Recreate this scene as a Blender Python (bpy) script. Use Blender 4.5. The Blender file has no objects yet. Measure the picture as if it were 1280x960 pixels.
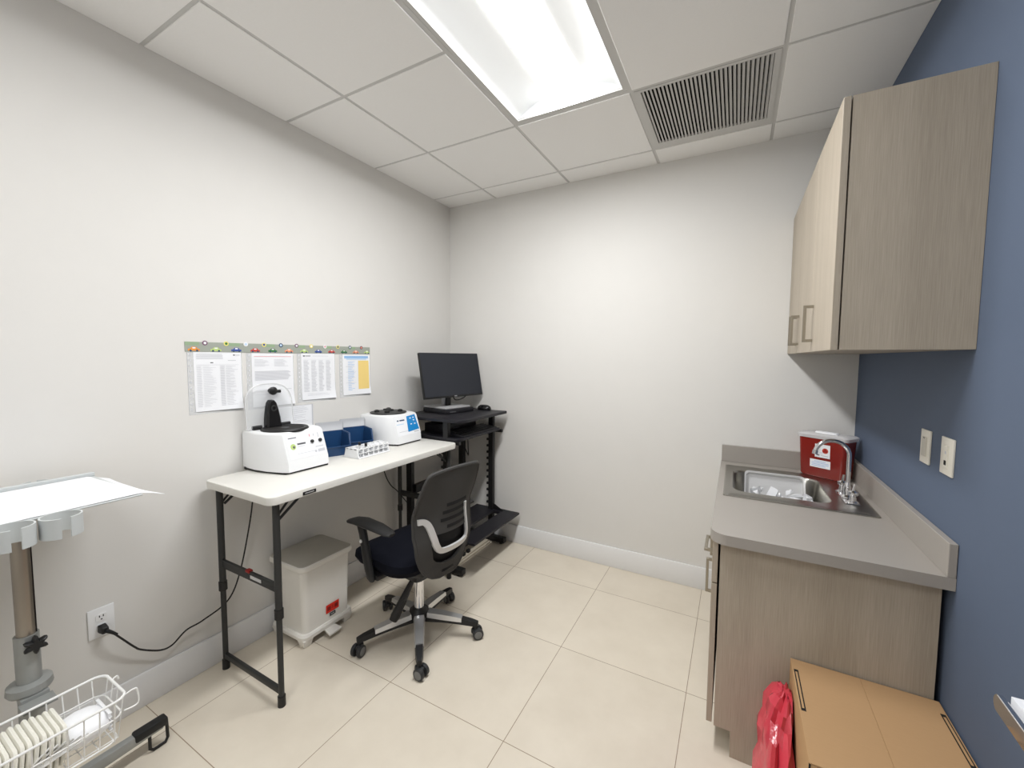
import bpy, bmesh, math, random
from mathutils import Vector, Matrix
random.seed(7)
S = bpy.context.scene
COL = S.collection
PI = math.pi

# ------------------------------------------------------------------ camera, world, exposure
cd = bpy.data.cameras.new('camera'); cam = bpy.data.objects.new('camera', cd); COL.objects.link(cam)
cd.sensor_width = 36.0; cd.lens = 511.42 / 1280 * 36.0; cd.clip_start = 0.02
YAW, PITCH, ROLL = 0.5003, -0.0643, 0.0065
F = Vector((-math.sin(YAW)*math.cos(PITCH), math.cos(YAW)*math.cos(PITCH), math.sin(PITCH)))
R0 = Vector((math.cos(YAW), math.sin(YAW), 0)); U0 = R0.cross(F)
RR = R0*math.cos(ROLL) + U0*math.sin(ROLL); UU = U0*math.cos(ROLL) - R0*math.sin(ROLL)
m = Matrix.Identity(4)
for i in range(3):
    m[i][0] = RR[i]; m[i][1] = UU[i]; m[i][2] = -F[i]
m.translation = Vector((2.1493, -2.8247, 1.4789))
cam.matrix_world = m
S.camera = cam
S.view_settings.view_transform = 'Standard'; S.view_settings.look = 'None'
S.view_settings.gamma = 1.0; S.view_settings.use_curve_mapping = False
S.view_settings.exposure = 0.0
LAMP_W = 37.0         # watts of the ceiling troffer in view
FILL_W_REAR = 13.0  # watts of the unseen fill light behind the camera
LENS = 9.5            # visible glow of the lens
w = bpy.data.worlds.new('world'); S.world = w; w.use_nodes = True
w.node_tree.nodes['Background'].inputs[0].default_value = (0.9, 0.95, 1, 1)
w.node_tree.nodes['Background'].inputs[1].default_value = 0.3

W, H, YR = 2.7278, 2.7275, -3.75      # room width, ceiling height, rear wall
T = 0.6096; GX, GY = 0.4501, -0.1964   # ceiling grid

# ------------------------------------------------------------------ materials
def lin(c):
    c = c/255.0
    return c/12.92 if c <= 0.04045 else ((c+0.055)/1.055)**2.4
def rgb(r, g, b): return (lin(r), lin(g), lin(b), 1)
def mat(name, col, rough=0.5, metal=0.0, spec=0.5, trans=0.0, alpha=1.0, emis=0.0, var=0.0, vscale=8.0, bump=0.0, bscale=200.0, stretch=None, ior=1.45, coat=0.0):
    M = bpy.data.materials.new(name); M.use_nodes = True
    n = M.node_tree.nodes; l = M.node_tree.links; b = n['Principled BSDF']
    c = rgb(*col)
    b.inputs['Base Color'].default_value = c
    b.inputs['Roughness'].default_value = rough; b.inputs['Metallic'].default_value = metal
    b.inputs['Specular IOR Level'].default_value = spec
    b.inputs['Transmission Weight'].default_value = trans; b.inputs['Alpha'].default_value = alpha
    b.inputs['IOR'].default_value = ior; b.inputs['Coat Weight'].default_value = coat
    if emis:
        b.inputs['Emission Color'].default_value = c; b.inputs['Emission Strength'].default_value = emis
    tc = n.new('ShaderNodeTexCoord'); mp = n.new('ShaderNodeMapping')
    l.new(tc.outputs['Object'], mp.inputs['Vector'])
    if stretch: mp.inputs['Scale'].default_value = stretch
    nz = n.new('ShaderNodeTexNoise'); nz.inputs['Scale'].default_value = vscale; nz.inputs['Detail'].default_value = 5
    l.new(mp.outputs[0], nz.inputs['Vector'])
    mx = n.new('ShaderNodeMix'); mx.data_type = 'RGBA'
    v = max(var, 0.015)
    mx.inputs[6].default_value = tuple(min(1, x*(1-v)) for x in c[:3]) + (1,)
    mx.inputs[7].default_value = tuple(min(1, x*(1+v)) for x in c[:3]) + (1,)
    l.new(nz.outputs['Fac'], mx.inputs[0]); l.new(mx.outputs[2], b.inputs['Base Color'])
    if bump:
        nb = n.new('ShaderNodeTexNoise'); nb.inputs['Scale'].default_value = bscale
        bp = n.new('ShaderNodeBump'); bp.inputs['Strength'].default_value = bump; bp.inputs['Distance'].default_value = 0.002
        l.new(tc.outputs['Object'], nb.inputs['Vector']); l.new(nb.outputs['Fac'], bp.inputs['Height']); l.new(bp.outputs[0], b.inputs['Normal'])
    return M

def floor_mat():
    M = bpy.data.materials.new('floor_tile'); M.use_nodes = True
    n = M.node_tree.nodes; l = M.node_tree.links; b = n['Principled BSDF']
    tc = n.new('ShaderNodeTexCoord'); mp = n.new('ShaderNodeMapping')
    mp.inputs['Location'].default_value = (-1.4140+10*0.594, 0.9365+10*0.594, 0)
    l.new(tc.outputs['Object'], mp.inputs[0])
    br = n.new('ShaderNodeTexBrick'); br.offset = 0.0; br.squash = 1.0
    br.inputs['Scale'].default_value = 1.0; br.inputs['Brick Width'].default_value = 0.594; br.inputs['Row Height'].default_value = 0.594
    br.inputs['Mortar Size'].default_value = 0.0015; br.inputs['Mortar Smooth'].default_value = 0.1; br.inputs['Bias'].default_value = 0.0
    br.inputs['Color1'].default_value = rgb(222, 213, 198); br.inputs['Color2'].default_value = rgb(219, 210, 195)
    br.inputs['Mortar'].default_value = rgb(150, 132, 112)
    l.new(mp.outputs[0], br.inputs['Vector'])
    nz = n.new('ShaderNodeTexNoise'); nz.inputs['Scale'].default_value = 4.0; nz.inputs['Detail'].default_value = 8; nz.inputs['Roughness'].default_value = 0.6
    l.new(tc.outputs['Object'], nz.inputs['Vector'])
    rp = n.new('ShaderNodeValToRGB'); rp.color_ramp.elements[0].position = 0.3; rp.color_ramp.elements[0].color = (0.94, 0.93, 0.91, 1)
    rp.color_ramp.elements[1].position = 0.7; rp.color_ramp.elements[1].color = (1.03, 1.03, 1.02, 1)
    l.new(nz.outputs['Fac'], rp.inputs[0])
    mx = n.new('ShaderNodeMix'); mx.data_type = 'RGBA'; mx.blend_type = 'MULTIPLY'; mx.inputs[0].default_value = 1
    l.new(br.outputs['Color'], mx.inputs[6]); l.new(rp.outputs[0], mx.inputs[7]); l.new(mx.outputs[2], b.inputs['Base Color'])
    b.inputs['Roughness'].default_value = 0.42; b.inputs['Specular IOR Level'].default_value = 0.35
    return M

def wood_mat(name, c1, c2):
    M = bpy.data.materials.new(name); M.use_nodes = True
    n = M.node_tree.nodes; l = M.node_tree.links; b = n['Principled BSDF']
    tc = n.new('ShaderNodeTexCoord'); mp = n.new('ShaderNodeMapping'); mp.inputs['Scale'].default_value = (1, 1, 0.022)
    l.new(tc.outputs['Object'], mp.inputs[0])
    a = n.new('ShaderNodeTexNoise'); a.inputs['Scale'].default_value = 9; a.inputs['Detail'].default_value = 3
    c = n.new('ShaderNodeTexNoise'); c.inputs['Scale'].default_value = 420; c.inputs['Detail'].default_value = 3
    l.new(mp.outputs[0], a.inputs['Vector']); l.new(mp.outputs[0], c.inputs['Vector'])
    ad = n.new('ShaderNodeMath'); ad.operation = 'ADD'; l.new(a.outputs['Fac'], ad.inputs[0]); l.new(c.outputs['Fac'], ad.inputs[1])
    rp = n.new('ShaderNodeValToRGB'); rp.color_ramp.elements[0].position = 0.72; rp.color_ramp.elements[0].color = rgb(*c1)
    rp.color_ramp.elements[1].position = 1.25; rp.color_ramp.elements[1].color = rgb(*c2)
    dv = n.new('ShaderNodeMath'); dv.operation = 'MULTIPLY'; dv.inputs[1].default_value = 1.0
    l.new(ad.outputs[0], dv.inputs[0])
    mr = n.new('ShaderNodeMapRange'); mr.inputs['From Min'].default_value = 0.7; mr.inputs['From Max'].default_value = 1.3
    l.new(dv.outputs[0], mr.inputs[0]); rp.color_ramp.elements[0].position = 0.0; rp.color_ramp.elements[1].position = 1.0
    l.new(mr.outputs[0], rp.inputs[0]); l.new(rp.outputs[0], b.inputs['Base Color'])
    b.inputs['Roughness'].default_value = 0.5; b.inputs['Specular IOR Level'].default_value = 0.3
    return M

M = {}
M['paint'] = mat('wall_paint', (222, 220, 216), 0.75, spec=0.25, bump=0.06, bscale=260)
M['blue'] = mat('blue_paint', (92, 104, 124), 0.7, spec=0.25, bump=0.06, bscale=260)
M['base'] = mat('white_trim', (232, 232, 232), 0.4)
M['floor'] = floor_mat()
M['tile'] = mat('ceiling_tile', (246, 245, 243), 0.9, spec=0.1, var=0.02, vscale=120, bump=0.15, bscale=400)
M['tbar'] = mat('ceiling_tbar', (206, 205, 202), 0.6)
M['wood'] = wood_mat('greige_laminate', (162, 151, 135), (183, 172, 156))
M['dark_gap'] = mat('dark_gap', (28, 26, 24), 0.8)
M['counter'] = mat('grey_countertop', (160, 154, 147), 0.42, var=0.05, vscale=500)
M['steel'] = mat('brushed_steel', (168, 166, 160), 0.3, 1.0, var=0.05, vscale=30, stretch=(1, 18, 1))
M['chrome'] = mat('chrome', (225, 225, 228), 0.08, 1.0)
M['nickel'] = mat('satin_nickel', (170, 163, 150), 0.35, 1.0)
M['white_plastic'] = mat('white_plastic', (236, 237, 238), 0.35)
M['white_table'] = mat('white_tabletop', (222, 220, 214), 0.5, bump=0.1, bscale=500)
M['cream'] = mat('cream_plastic', (236, 233, 226), 0.45)
M['bin_lid_shaded'] = mat('grey_shaded_lid', (186, 182, 172), 0.5)
M['grey_metal'] = mat('dark_grey_metal', (54, 55, 55), 0.45, 0.3)
M['black'] = mat('black_plastic', (24, 24, 25), 0.45)
M['black_gloss'] = mat('black_gloss', (16, 16, 18), 0.22)
M['cart_black'] = mat('black_laminate', (27, 26, 32), 0.5)
M['screen'] = mat('monitor_screen', (38, 41, 49), 0.3, spec=0.4)
M['silver'] = mat('silver_plastic', (212, 212, 212), 0.35, 0.2)
M['stand_silver'] = mat('stand_aluminium', (176, 176, 178), 0.45, 0.25)
M['leg_chrome'] = mat('leg_chrome', (222, 222, 222), 0.3, 0.75)
M['navy'] = mat('navy_fabric', (13, 15, 24), 0.9, spec=0.15, bump=0.3, bscale=900)
M['mesh'] = mat('charcoal_mesh', (68, 67, 66), 0.75, spec=0.3, bump=0.3, bscale=1200)
M['mesh_dark'] = mat('black_mesh', (17, 17, 19), 0.8)
M['bin_blue'] = mat('blue_bin_plastic', (30, 66, 108), 0.35)
M['clear'] = mat('clear_plastic', (236, 238, 240), 0.08, trans=0.0, alpha=0.28)
M['frost'] = mat('translucent_plastic', (235, 235, 236), 0.25, alpha=0.62)
M['red_plastic'] = mat('red_plastic', (134, 32, 24), 0.25, spec=0.5, coat=0.2)
M['red_bag'] = mat('red_bag_film', (204, 66, 80), 0.2, spec=0.7, var=0.08, vscale=14, bump=1.0, bscale=45)
M['card'] = mat('cardboard', (182, 147, 108), 0.85, spec=0.15, var=0.04, vscale=40, stretch=(1, 8, 1))
M['paper'] = mat('white_paper', (240, 241, 244), 0.7, spec=0.2)
M['ink'] = mat('printed_grey', (202, 203, 208), 0.8)
M['ink_dark'] = mat('printed_dark', (96, 96, 100), 0.8)
M['pink'] = mat('printed_pink', (226, 160, 166), 0.8)
M['pblue'] = mat('printed_blue', (150, 190, 232), 0.8)
M['pblue2'] = mat('printed_light_blue', (196, 218, 240), 0.8)
M['pyel'] = mat('printed_yellow', (243, 214, 134), 0.8)
M['pgold'] = mat('printed_gold', (206, 168, 70), 0.8)
M['road'] = mat('border_road_grey', (160, 165, 155), 0.7)
M['border_green'] = mat('border_green', (150, 172, 140), 0.7)
for nm, c in dict(orange=(232, 150, 60), lime=(190, 212, 130), cblue=(60, 84, 160), red=(196, 62, 52), green=(60, 120, 62), cyellow=(240, 226, 130), purple=(120, 84, 110), dkblue=(60, 80, 110), cwhite=(238, 238, 240), peach=(232, 150, 110)).items():
    M[nm] = mat('print_' + nm, c, 0.7)
M['cyan'] = mat('blue_panel', (18, 132, 200), 0.4)
M['label_red'] = mat('red_label', (226, 52, 36), 0.5)
M['label_dkred'] = mat('dark_red_print', (140, 22, 18), 0.5)
M['bio_orange'] = mat('biohazard_orange', (190, 60, 40), 0.5)
M['lens'] = mat('lamp_lens', (255, 253, 250), 0.4, emis=LENS)
M['reflector'] = mat('lamp_reflector', (243, 246, 248), 0.35)
M['vent_dark'] = mat('duct_dark', (16, 16, 16), 0.9)
M['stained'] = mat('stained_steel', (160, 152, 142), 0.32, 0.8, var=0.30, vscale=7, stretch=(1, 1, 0.5))
M['grey_alu'] = mat('painted_grey_tube', (158, 160, 158), 0.4, 0.4, var=0.06, vscale=25)
M['tray'] = mat('light_grey_tray', (196, 200, 200), 0.45)
M['wire'] = mat('white_wire', (240, 240, 238), 0.4)
M['pad'] = mat('cream_pad', (240, 238, 228), 0.8, spec=0.2)
M['wax'] = mat('white_film_pack', (246, 247, 250), 0.5)
M['rubber_grey'] = mat('grey_rubber', (120, 120, 118), 0.7)
M['caster'] = mat('caster_dark', (46, 47, 48), 0.45)
M['almond'] = mat('ivory_plate', (232, 228, 216), 0.4)
M['almond_dark'] = mat('ivory_rocker', (206, 202, 190), 0.4)
M['lid_film'] = mat('bin_lid_film', (240, 241, 243), 0.25, alpha=0.78)
M['sleeve'] = mat('clear_sleeve', (244, 245, 246), 0.3, alpha=0.45)
M['crystal'] = mat('clear_film', (246, 247, 250), 0.10, alpha=0.78, spec=0.9, bump=0.6, bscale=60)
M['strip'] = mat('beige_strip', (200, 190, 172), 0.5)
M['tan'] = mat('tan_steel', (176, 170, 150), 0.3, 0.7)

# ------------------------------------------------------------------ mesh helpers
class MB:
    def __init__(s): s.bm = bmesh.new(); s.mi = 0; s.mats = []
    def m(s, key):
        mm = M[key]
        if mm not in s.mats: s.mats.append(mm)
        s.mi = s.mats.index(mm); return s
    def face(s, vs):
        try: f = s.bm.faces.new(vs)
        except ValueError: return None
        f.material_index = s.mi; f.smooth = True; return f
    def quad(s, *pts): return s.face([s.bm.verts.new(p) for p in pts])
    def box(s, x0, x1, y0, y1, z0, z1, bev=0.0, seg=2, mx=None):
        v = [s.bm.verts.new(p) for p in [(x0,y0,z0),(x1,y0,z0),(x1,y1,z0),(x0,y1,z0),(x0,y0,z1),(x1,y0,z1),(x1,y1,z1),(x0,y1,z1)]]
        fs = [s.face([v[i] for i in q]) for q in [(3,2,1,0),(4,5,6,7),(0,1,5,4),(1,2,6,5),(2,3,7,6),(3,0,4,7)]]
        if mx is not None:
            for q in v: q.co = mx @ q.co
        if bev:
            es = list({e for f in fs for e in f.edges})
            r = bmesh.ops.bevel(s.bm, geom=es, offset=bev, segments=seg, affect='EDGES', profile=0.5, clamp_overlap=True)
            for f in r['faces']: f.material_index = s.mi; f.smooth = True
        return s
    def hexa(s, bot, top, bev=0.0, seg=2):
        """bot/top: matching loops of 3D points"""
        b = [s.bm.verts.new(p) for p in bot]; t = [s.bm.verts.new(p) for p in top]; n = len(b)
        fs = [s.face(b[::-1]), s.face(t)]
        for i in range(n): fs.append(s.face([b[i], b[(i+1) % n], t[(i+1) % n], t[i]]))
        if bev:
            es = list({e for f in fs for e in f.edges})
            r = bmesh.ops.bevel(s.bm, geom=es, offset=bev, segments=seg, affect='EDGES', profile=0.5, clamp_overlap=True)
            for f in r['faces']: f.material_index = s.mi; f.smooth = True
        return s
    def prism(s, pts, vec, bev=0.0, seg=2):
        vec = Vector(vec); return s.hexa(pts, [Vector(p)+vec for p in pts], bev, seg)
    def loft(s, loops, cap=True, closed=True):
        L = [[s.bm.verts.new(p) for p in lp] for lp in loops]; n = len(L[0])
        for a, b in zip(L[:-1], L[1:]):
            for i in range(n if closed else n-1): s.face([a[i], a[(i+1) % n], b[(i+1) % n], b[i]])
        if cap: s.face(L[0][::-1]); s.face(L[-1])
        return s
    def tube(s, pts, r, seg=8, closed=False, cap=True):
        pts = [Vector(p) for p in pts]; n = len(pts); loops = []
        rr = r if isinstance(r, (list, tuple)) else [r]*n
        N = None
        for i, p in enumerate(pts):
            if closed: t = (pts[(i+1) % n]-pts[i-1])
            else: t = pts[min(i+1, n-1)]-pts[max(i-1, 0)]
            t.normalize()
            if N is None:
                a = Vector((0, 0, 1)) if abs(t.z) < 0.9 else Vector((1, 0, 0))
                N = (a - t*a.dot(t)).normalized()
            else:
                N = (N - t*N.dot(t)); N = N.normalized() if N.length > 1e-6 else t.orthogonal().normalized()
            B = t.cross(N)
            loops.append([p + (N*math.cos(2*PI*k/seg) + B*math.sin(2*PI*k/seg))*rr[i] for k in range(seg)])
        L = [[s.bm.verts.new(p) for p in lp] for lp in loops]
        rng = n if closed else n-1
        for i in range(rng):
            a, b = L[i], L[(i+1) % n]
            for k in range(seg): s.face([a[k], a[(k+1) % seg], b[(k+1) % seg], b[k]])
        if cap and not closed: s.face(L[0][::-1]); s.face(L[-1])
        return s
    def cyl(s, p0, p1, r0, r1=None, seg=20):
        r1 = r0 if r1 is None else r1
        return s.tube([p0, p1], [r0, r1], seg)
    def lathe(s, prof, c=(0, 0, 0), seg=28, mx=None, cap=True):
        c = Vector(c); loops = []
        for r, z in prof:
            lp = [Vector((r*math.cos(2*PI*k/seg), r*math.sin(2*PI*k/seg), z)) for k in range(seg)]
            if mx is not None: lp = [mx @ q for q in lp]
            loops.append([q + c for q in lp])
        return s.loft(loops, cap)
    def ell(s, c, rx, ry, rz, seg=16, rings=10, mx=None):
        c = Vector(c); loops = []
        for i in range(1, rings):
            a = -PI/2 + PI*i/rings
            lp = [Vector((rx*math.cos(a)*math.cos(2*PI*k/seg), ry*math.cos(a)*math.sin(2*PI*k/seg), rz*math.sin(a))) for k in range(seg)]
            if mx is not None: lp = [mx @ q for q in lp]
            loops.append([q + c for q in lp])
        return s.loft(loops, True)
    def build(s, name, parent=None, loc=None, world=True, sharp=35):
        me = bpy.data.meshes.new(name)
        o = bpy.data.objects.new(name, me); COL.objects.link(o)
        if parent is not None:
            if world:
                r = parent
                while r.parent: r = r.parent
                inv = rootM(r).inverted()
                bmesh.ops.transform(s.bm, matrix=inv, verts=s.bm.verts)
            o.parent = parent
        elif loc is not None:
            if world: bmesh.ops.transform(s.bm, matrix=Matrix.Translation(-Vector(loc)), verts=s.bm.verts)
            o.location = loc
        bmesh.ops.remove_doubles(s.bm, verts=s.bm.verts, dist=1e-6)
        bmesh.ops.recalc_face_normals(s.bm, faces=s.bm.faces)
        s.bm.to_mesh(me); s.bm.free()
        for mm in s.mats: me.materials.append(mm)
        me.set_sharp_from_angle(angle=math.radians(sharp))
        return o
def rootM(r): return Matrix.Translation(r.location) @ Matrix.Rotation(r.rotation_euler.z, 4, 'Z')
def tag(o, label, cat, group=None, kind=None):
    o['label'] = label; o['category'] = cat
    if group: o['group'] = group
    if kind: o['kind'] = kind
    return o
def thing(name, label, cat, loc=(0, 0, 0), rz=0.0, group=None):
    o = bpy.data.objects.new(name, None); COL.objects.link(o); o.empty_display_size = 0.05
    o.location = loc; o.rotation_euler = (0, 0, rz)
    return tag(o, label, cat, group)
def struct(o): o['kind'] = 'structure'; return o
def rrect(cx, cy, hx, hy, r, z, n=6):
    """rounded rectangle loop in the xy plane"""
    P = []
    for (sx, sy, a0) in ((1, 1, 0), (-1, 1, PI/2), (-1, -1, PI), (1, -1, 3*PI/2)):
        for k in range(n+1):
            a = a0 + PI/2*k/n
            P.append((cx + sx*(hx-r) + r*math.cos(a), cy + sy*(hy-r) + r*math.sin(a), z))
    return P
def smooth_path(P, n=8):
    """Catmull-Rom through points"""
    P = [Vector(p) for p in P]; out = []
    for i in range(len(P)-1):
        p0 = P[max(i-1, 0)]; p1 = P[i]; p2 = P[i+1]; p3 = P[min(i+2, len(P)-1)]
        for k in range(n):
            t = k/n
            out.append(0.5*((2*p1) + (p2-p0)*t + (2*p0-5*p1+4*p2-p3)*t*t + (3*p1-p0-3*p2+p3)*t*t*t))
    out.append(P[-1]); return out
def copy_tree(o, parent=None):
    c = o.copy(); COL.objects.link(c)
    if parent is not None: c.parent = parent
    for ch in list(o.children): copy_tree(ch, c)
    return c

# ------------------------------------------------------------------ room shell
b = MB().m('floor'); b.box(0, W, YR, 0, -0.05, 0); struct(b.build('floor'))
b = MB().m('paint'); b.box(-0.1, 0, YR-0.1, 0.1, -0.05, H+0.25); struct(b.build('wall_left'))
b = MB().m('paint'); b.box(0, W, 0, 0.1, -0.05, H+0.25); struct(b.build('wall_back'))
b = MB().m('blue'); b.box(W, W+0.1, YR-0.1, 0.1, -0.05, H+0.25); struct(b.build('wall_right'))
b = MB().m('paint'); b.box(0, W, YR-0.1, YR, -0.05, H+0.25); struct(b.build('wall_front'))
def baseboard(name, pts, loc=None):
    b = MB().m('base')
    (x0, x1, y0, y1, ax) = pts
    h = 0.1434
    b.box(x0, x1, y0, y1, 0, h, bev=0.003)
    struct(b.build(name))
baseboard('baseboard_left', (0, 0.012, YR, 0, 'y'))
baseboard('baseboard_back', (0.012, 2.10, -0.012, 0, 'x'))
baseboard('baseboard_right', (W-0.012, W, YR, -1.22, 'y'))

# ceiling: lay-in panels (the two lamp cells and the vent cell are left open), T-bar grid
xs = [0.0] + [GX + k*T for k in range(4)] + [W]
ys = [0.0] + [GY - k*T for k in range(6)] + [YR]
open_cells = {(2, 2), (2, 3), (3, 1), (2, 5), (2, 6)}
b = MB().m('tile')
for i in range(len(xs)-1):
    for j in range(len(ys)-1):
        if (i, j) in open_cells: continue
        b.box(xs[i]+(0.008 if i else 0), xs[i+1]-(0.008 if i < len(xs)-2 else 0), ys[j+1]+(0.008 if j < len(ys)-2 else 0), ys[j]-(0.008 if j else 0), H-0.003, H+0.012, bev=0.0015, seg=1)
b.m('tile'); b.box(-0.1, W+0.1, YR-0.1, 0.1, H+0.22, H+0.25)
ceil = struct(b.build('ceiling'))
g = MB().m('tbar'); tw = 0.0125
for x in xs[1:-1]: g.box(x-tw, x+tw, YR, 0, H+0.001, H+0.004)
for y in ys[1:-1]: 
    for i in range(len(xs)-1):
        j = ys.index(y)
        if i == 2 and j in (3, 6): continue
        g.box(xs[i]+(tw if i else 0), xs[i+1]-(tw if i < len(xs)-2 else 0), y-tw, y+tw, H+0.001, H+0.004)
struct(g.build('ceiling_grid', ceil))

# ------------------------------------------------------------------ ceiling lamps
def troffer(label, y0, y1, watts):
    x0, x1 = GX+T+0.012, GX+2*T-0.012; cx = (x0+x1)/2
    t = thing('ceiling_light', label, 'ceiling light', (cx, (y0+y1)/2, H), 0, 'recessed ceiling lights')
    f = MB().m('tbar'); fw = 0.018
    f.box(x0, x0+fw, y0, y1, H+0.002, H+0.012); f.box(x1-fw, x1, y0, y1, H+0.002, H+0.012)
    f.box(x0+fw, x1-fw, y0, y0+fw, H+0.002, H+0.012); f.box(x0+fw, x1-fw, y1-fw, y1, H+0.002, H+0.012)
    f.build('frame', t)
    # curved wings either side of the lens
    hw = (x1-x0)/2 - fw; lw = 0.098
    for sgn in (-1, 1):
        r = MB().m('reflector'); loops = []
        prof = []
        for k in range(13):
            u = k/12; px = hw + (lw-hw)*u
            pz = 0.012 + 0.060*math.sin(u*PI*0.62)/1.0
            prof.append((cx + sgn*px, H+pz))
        r.loft([[(x, y, z) for x, z in prof] for y in (y0+fw, y1-fw)], cap=False, closed=False)
        r.build('reflector', t)
    for yy, d in ((y0+fw, -0.004), (y1-fw, 0.004)):
        e = MB().m('reflector'); e.box(cx-hw, cx+hw, min(yy, yy+d), max(yy, yy+d), H+0.010, H+0.09); e.build('end_plate', t)
    l = MB().m('lens'); prof = []
    for k in range(15):
        a = PI*k/14
        prof.append((cx + lw*math.cos(a), H+0.066 - 0.030*math.sin(a)))
    l.loft([[(x, y, z) for x, z in prof] for y in (y0+fw+0.001, y1-fw-0.001)], cap=False, closed=False)
    l.build('lens', t)
    h = MB().m('tbar'); h.box(x0, x1, y0, y1, H+0.10, H+0.11)
    h.build('housing', t)
    ld = bpy.data.lights.new('lamp_tube', 'AREA'); ld.shape = 'RECTANGLE'; ld.size = 2*lw; ld.size_y = y1-y0-2*fw-0.01
    ld.energy = watts; ld.color = (0.972, 0.985, 1.0)
    lo = bpy.data.objects.new('lamp_tube', ld); COL.objects.link(lo); lo.parent = t; lo.location = (0, 0, 0.030)
troffer('long white recessed ceiling light glowing above the folding table and chair', GY-3*T+0.012, GY-T-0.012, LAMP_W)
troffer('added fill light behind the camera, built like the recessed ceiling light', GY-6*T+0.030, GY-4*T-0.012, FILL_W_REAR)  # unseen troffer added to balance the room's brightness

# ------------------------------------------------------------------ ceiling vent
vx0, vx1, vy0, vy1 = GX+2*T+0.012, GX+3*T-0.012, GY-T+0.012, GY-0.012
t = thing('ceiling_vent', 'white square ceiling vent with dark parallel louvre slots', 'vent', ((vx0+vx1)/2, (vy0+vy1)/2, H))
sx0, sx1, sy0, sy1 = 1.708, 2.243, -0.778, -0.262
f = MB().m('tbar')
f.box(vx0, sx0, vy0, vy1, H-0.002, H+0.010); f.box(sx1, vx1, vy0, vy1, H-0.002, H+0.010)
f.box(sx0, sx1, vy0, sy0, H-0.002, H+0.010); f.box(sx0, sx1, sy1, vy1, H-0.002, H+0.010)
f.build('frame', t)
s_ = MB().m('tbar'); n = 31
for k in range(n):
    x = sx0 + (k+0.5)*(sx1-sx0)/n
    mx = Matrix.Translation((x, (sy0+sy1)/2, H+0.005)) @ Matrix.Rotation(math.radians(-18), 4, 'Y')
    s_.box(-0.0042, 0.0042, -(sy1-sy0)/2, (sy1-sy0)/2, -0.008, 0.008, mx=mx)
s_.build('louvre', t)
d = MB().m('vent_dark'); d.box(sx0-0.01, sx1+0.01, sy0-0.01, sy1+0.01, H+0.075, H+0.08)
for q in ((sx0-0.01, sx0-0.002, sy0-0.01, sy1+0.01), (sx1+0.002, sx1+0.01, sy0-0.01, sy1+0.01), (sx0, sx1, sy0-0.01, sy0-0.002), (sx0, sx1, sy1+0.002, sy1+0.01)): d.box(*q, H+0.011, H+0.075)
d.build('duct', t)

# ------------------------------------------------------------------ handles shared by the cabinets
def pull(name, parent, p, axis, L=0.142, proj=0.034):
    """square bow handle on a front facing -x; p = centre on the door face"""
    b = MB().m('nickel'); x, y, z = p; q = 0.0055
    if axis == 'z':
        b.box(x-proj, x-proj+2*q, y-q, y+q, z-L/2, z+L/2, bev=0.001, seg=1)
        for s in (-1, 1): b.box(x-proj+2*q, x, y-q, y+q, z+s*(L/2-q)-q, z+s*(L/2-q)+q)
    else:
        b.box(x-proj, x-proj+2*q, y-L/2, y+L/2, z-q, z+q, bev=0.001, seg=1)
        for s in (-1, 1): b.box(x-proj+2*q, x, y+s*(L/2-q)-q, y+s*(L/2-q)+q, z-q, z+q)
    return b.build(name, parent)

# ------------------------------------------------------------------ base cabinet, counter, sink
CT = 0.853
t = thing('base_cabinet', 'greige wood-look base cabinet under the grey countertop', 'cabinet', (2.4, -0.6, 0))
b = MB().m('wood')
# end panel with toe-kick notch
pts = [(2.180, -1.176, 0), (2.712, -1.176, 0), (2.712, -1.176, 0.814), (2.124, -1.176, 0.814), (2.124, -1.176, 0.100), (2.180, -1.176, 0.100)]
b.prism(pts, (0, 0.018, 0)); b.build('end_panel', t)
b = MB().m('wood'); b.box(2.18, 2.20, -1.157, -0.015, 0, 0.10); b.build('toe_kick', t)
b = MB().m('wood'); b.box(2.126, 2.71, -1.157, -0.015, 0.10, 0.118); b.box(2.69, 2.71, -1.157, -0.015, 0.118, 0.814)
b.box(2.126, 2.146, -1.157, -0.015, 0.79, 0.814); b.box(2.146, 2.69, -0.030, -0.015, 0.118, 0.79)
b.box(2.126, 2.144, -0.60, -0.57, 0.118, 0.79); b.build('carcass', t)
for k in range(3):
    ya, yb = -1.174 + k*0.386, -1.174 + (k+1)*0.386 - 0.004
    d = MB().m('wood'); d.box(2.098, 2.117, ya, yb, 0.652, 0.806, bev=0.001, seg=1); d = d.build('drawer' if k == 0 else 'false_front', t)
    if k == 0: pull('handle', d, (2.098, (ya+yb)/2, 0.718), 'y')
    d = MB().m('wood'); d.box(2.098, 2.117, ya, yb, 0.106, 0.647, bev=0.001, seg=1); d = d.build('door', t)
    pull('handle', d, (2.098, (yb-0.045 if k != 2 else ya+0.045), 0.512), 'z', L=0.155)

# countertop with rounded front corner and a sink cut-out
t = thing('countertop', 'grey laminate countertop with upstand along both walls', 'countertop', (2.4, -0.6, CT))
bx0, bx1, by0, by1 = 2.150, 2.548, -0.650, -0.215     # bowl opening
x0, x1, y0, y1 = 2.090, W-0.001, -1.214, -0.001
def corner_outline(z):
    P = [(x1, y0, z), (x1, y1, z), (x0, y1, z)]
    r = 0.055
    for k in range(7):
        a = PI + PI/2*k/6
        P.append((x0+r+r*math.cos(a), y0+r+r*math.sin(a), z))
    return P
b = MB().m('counter')
zt, zb = CT, 0.815
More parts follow.
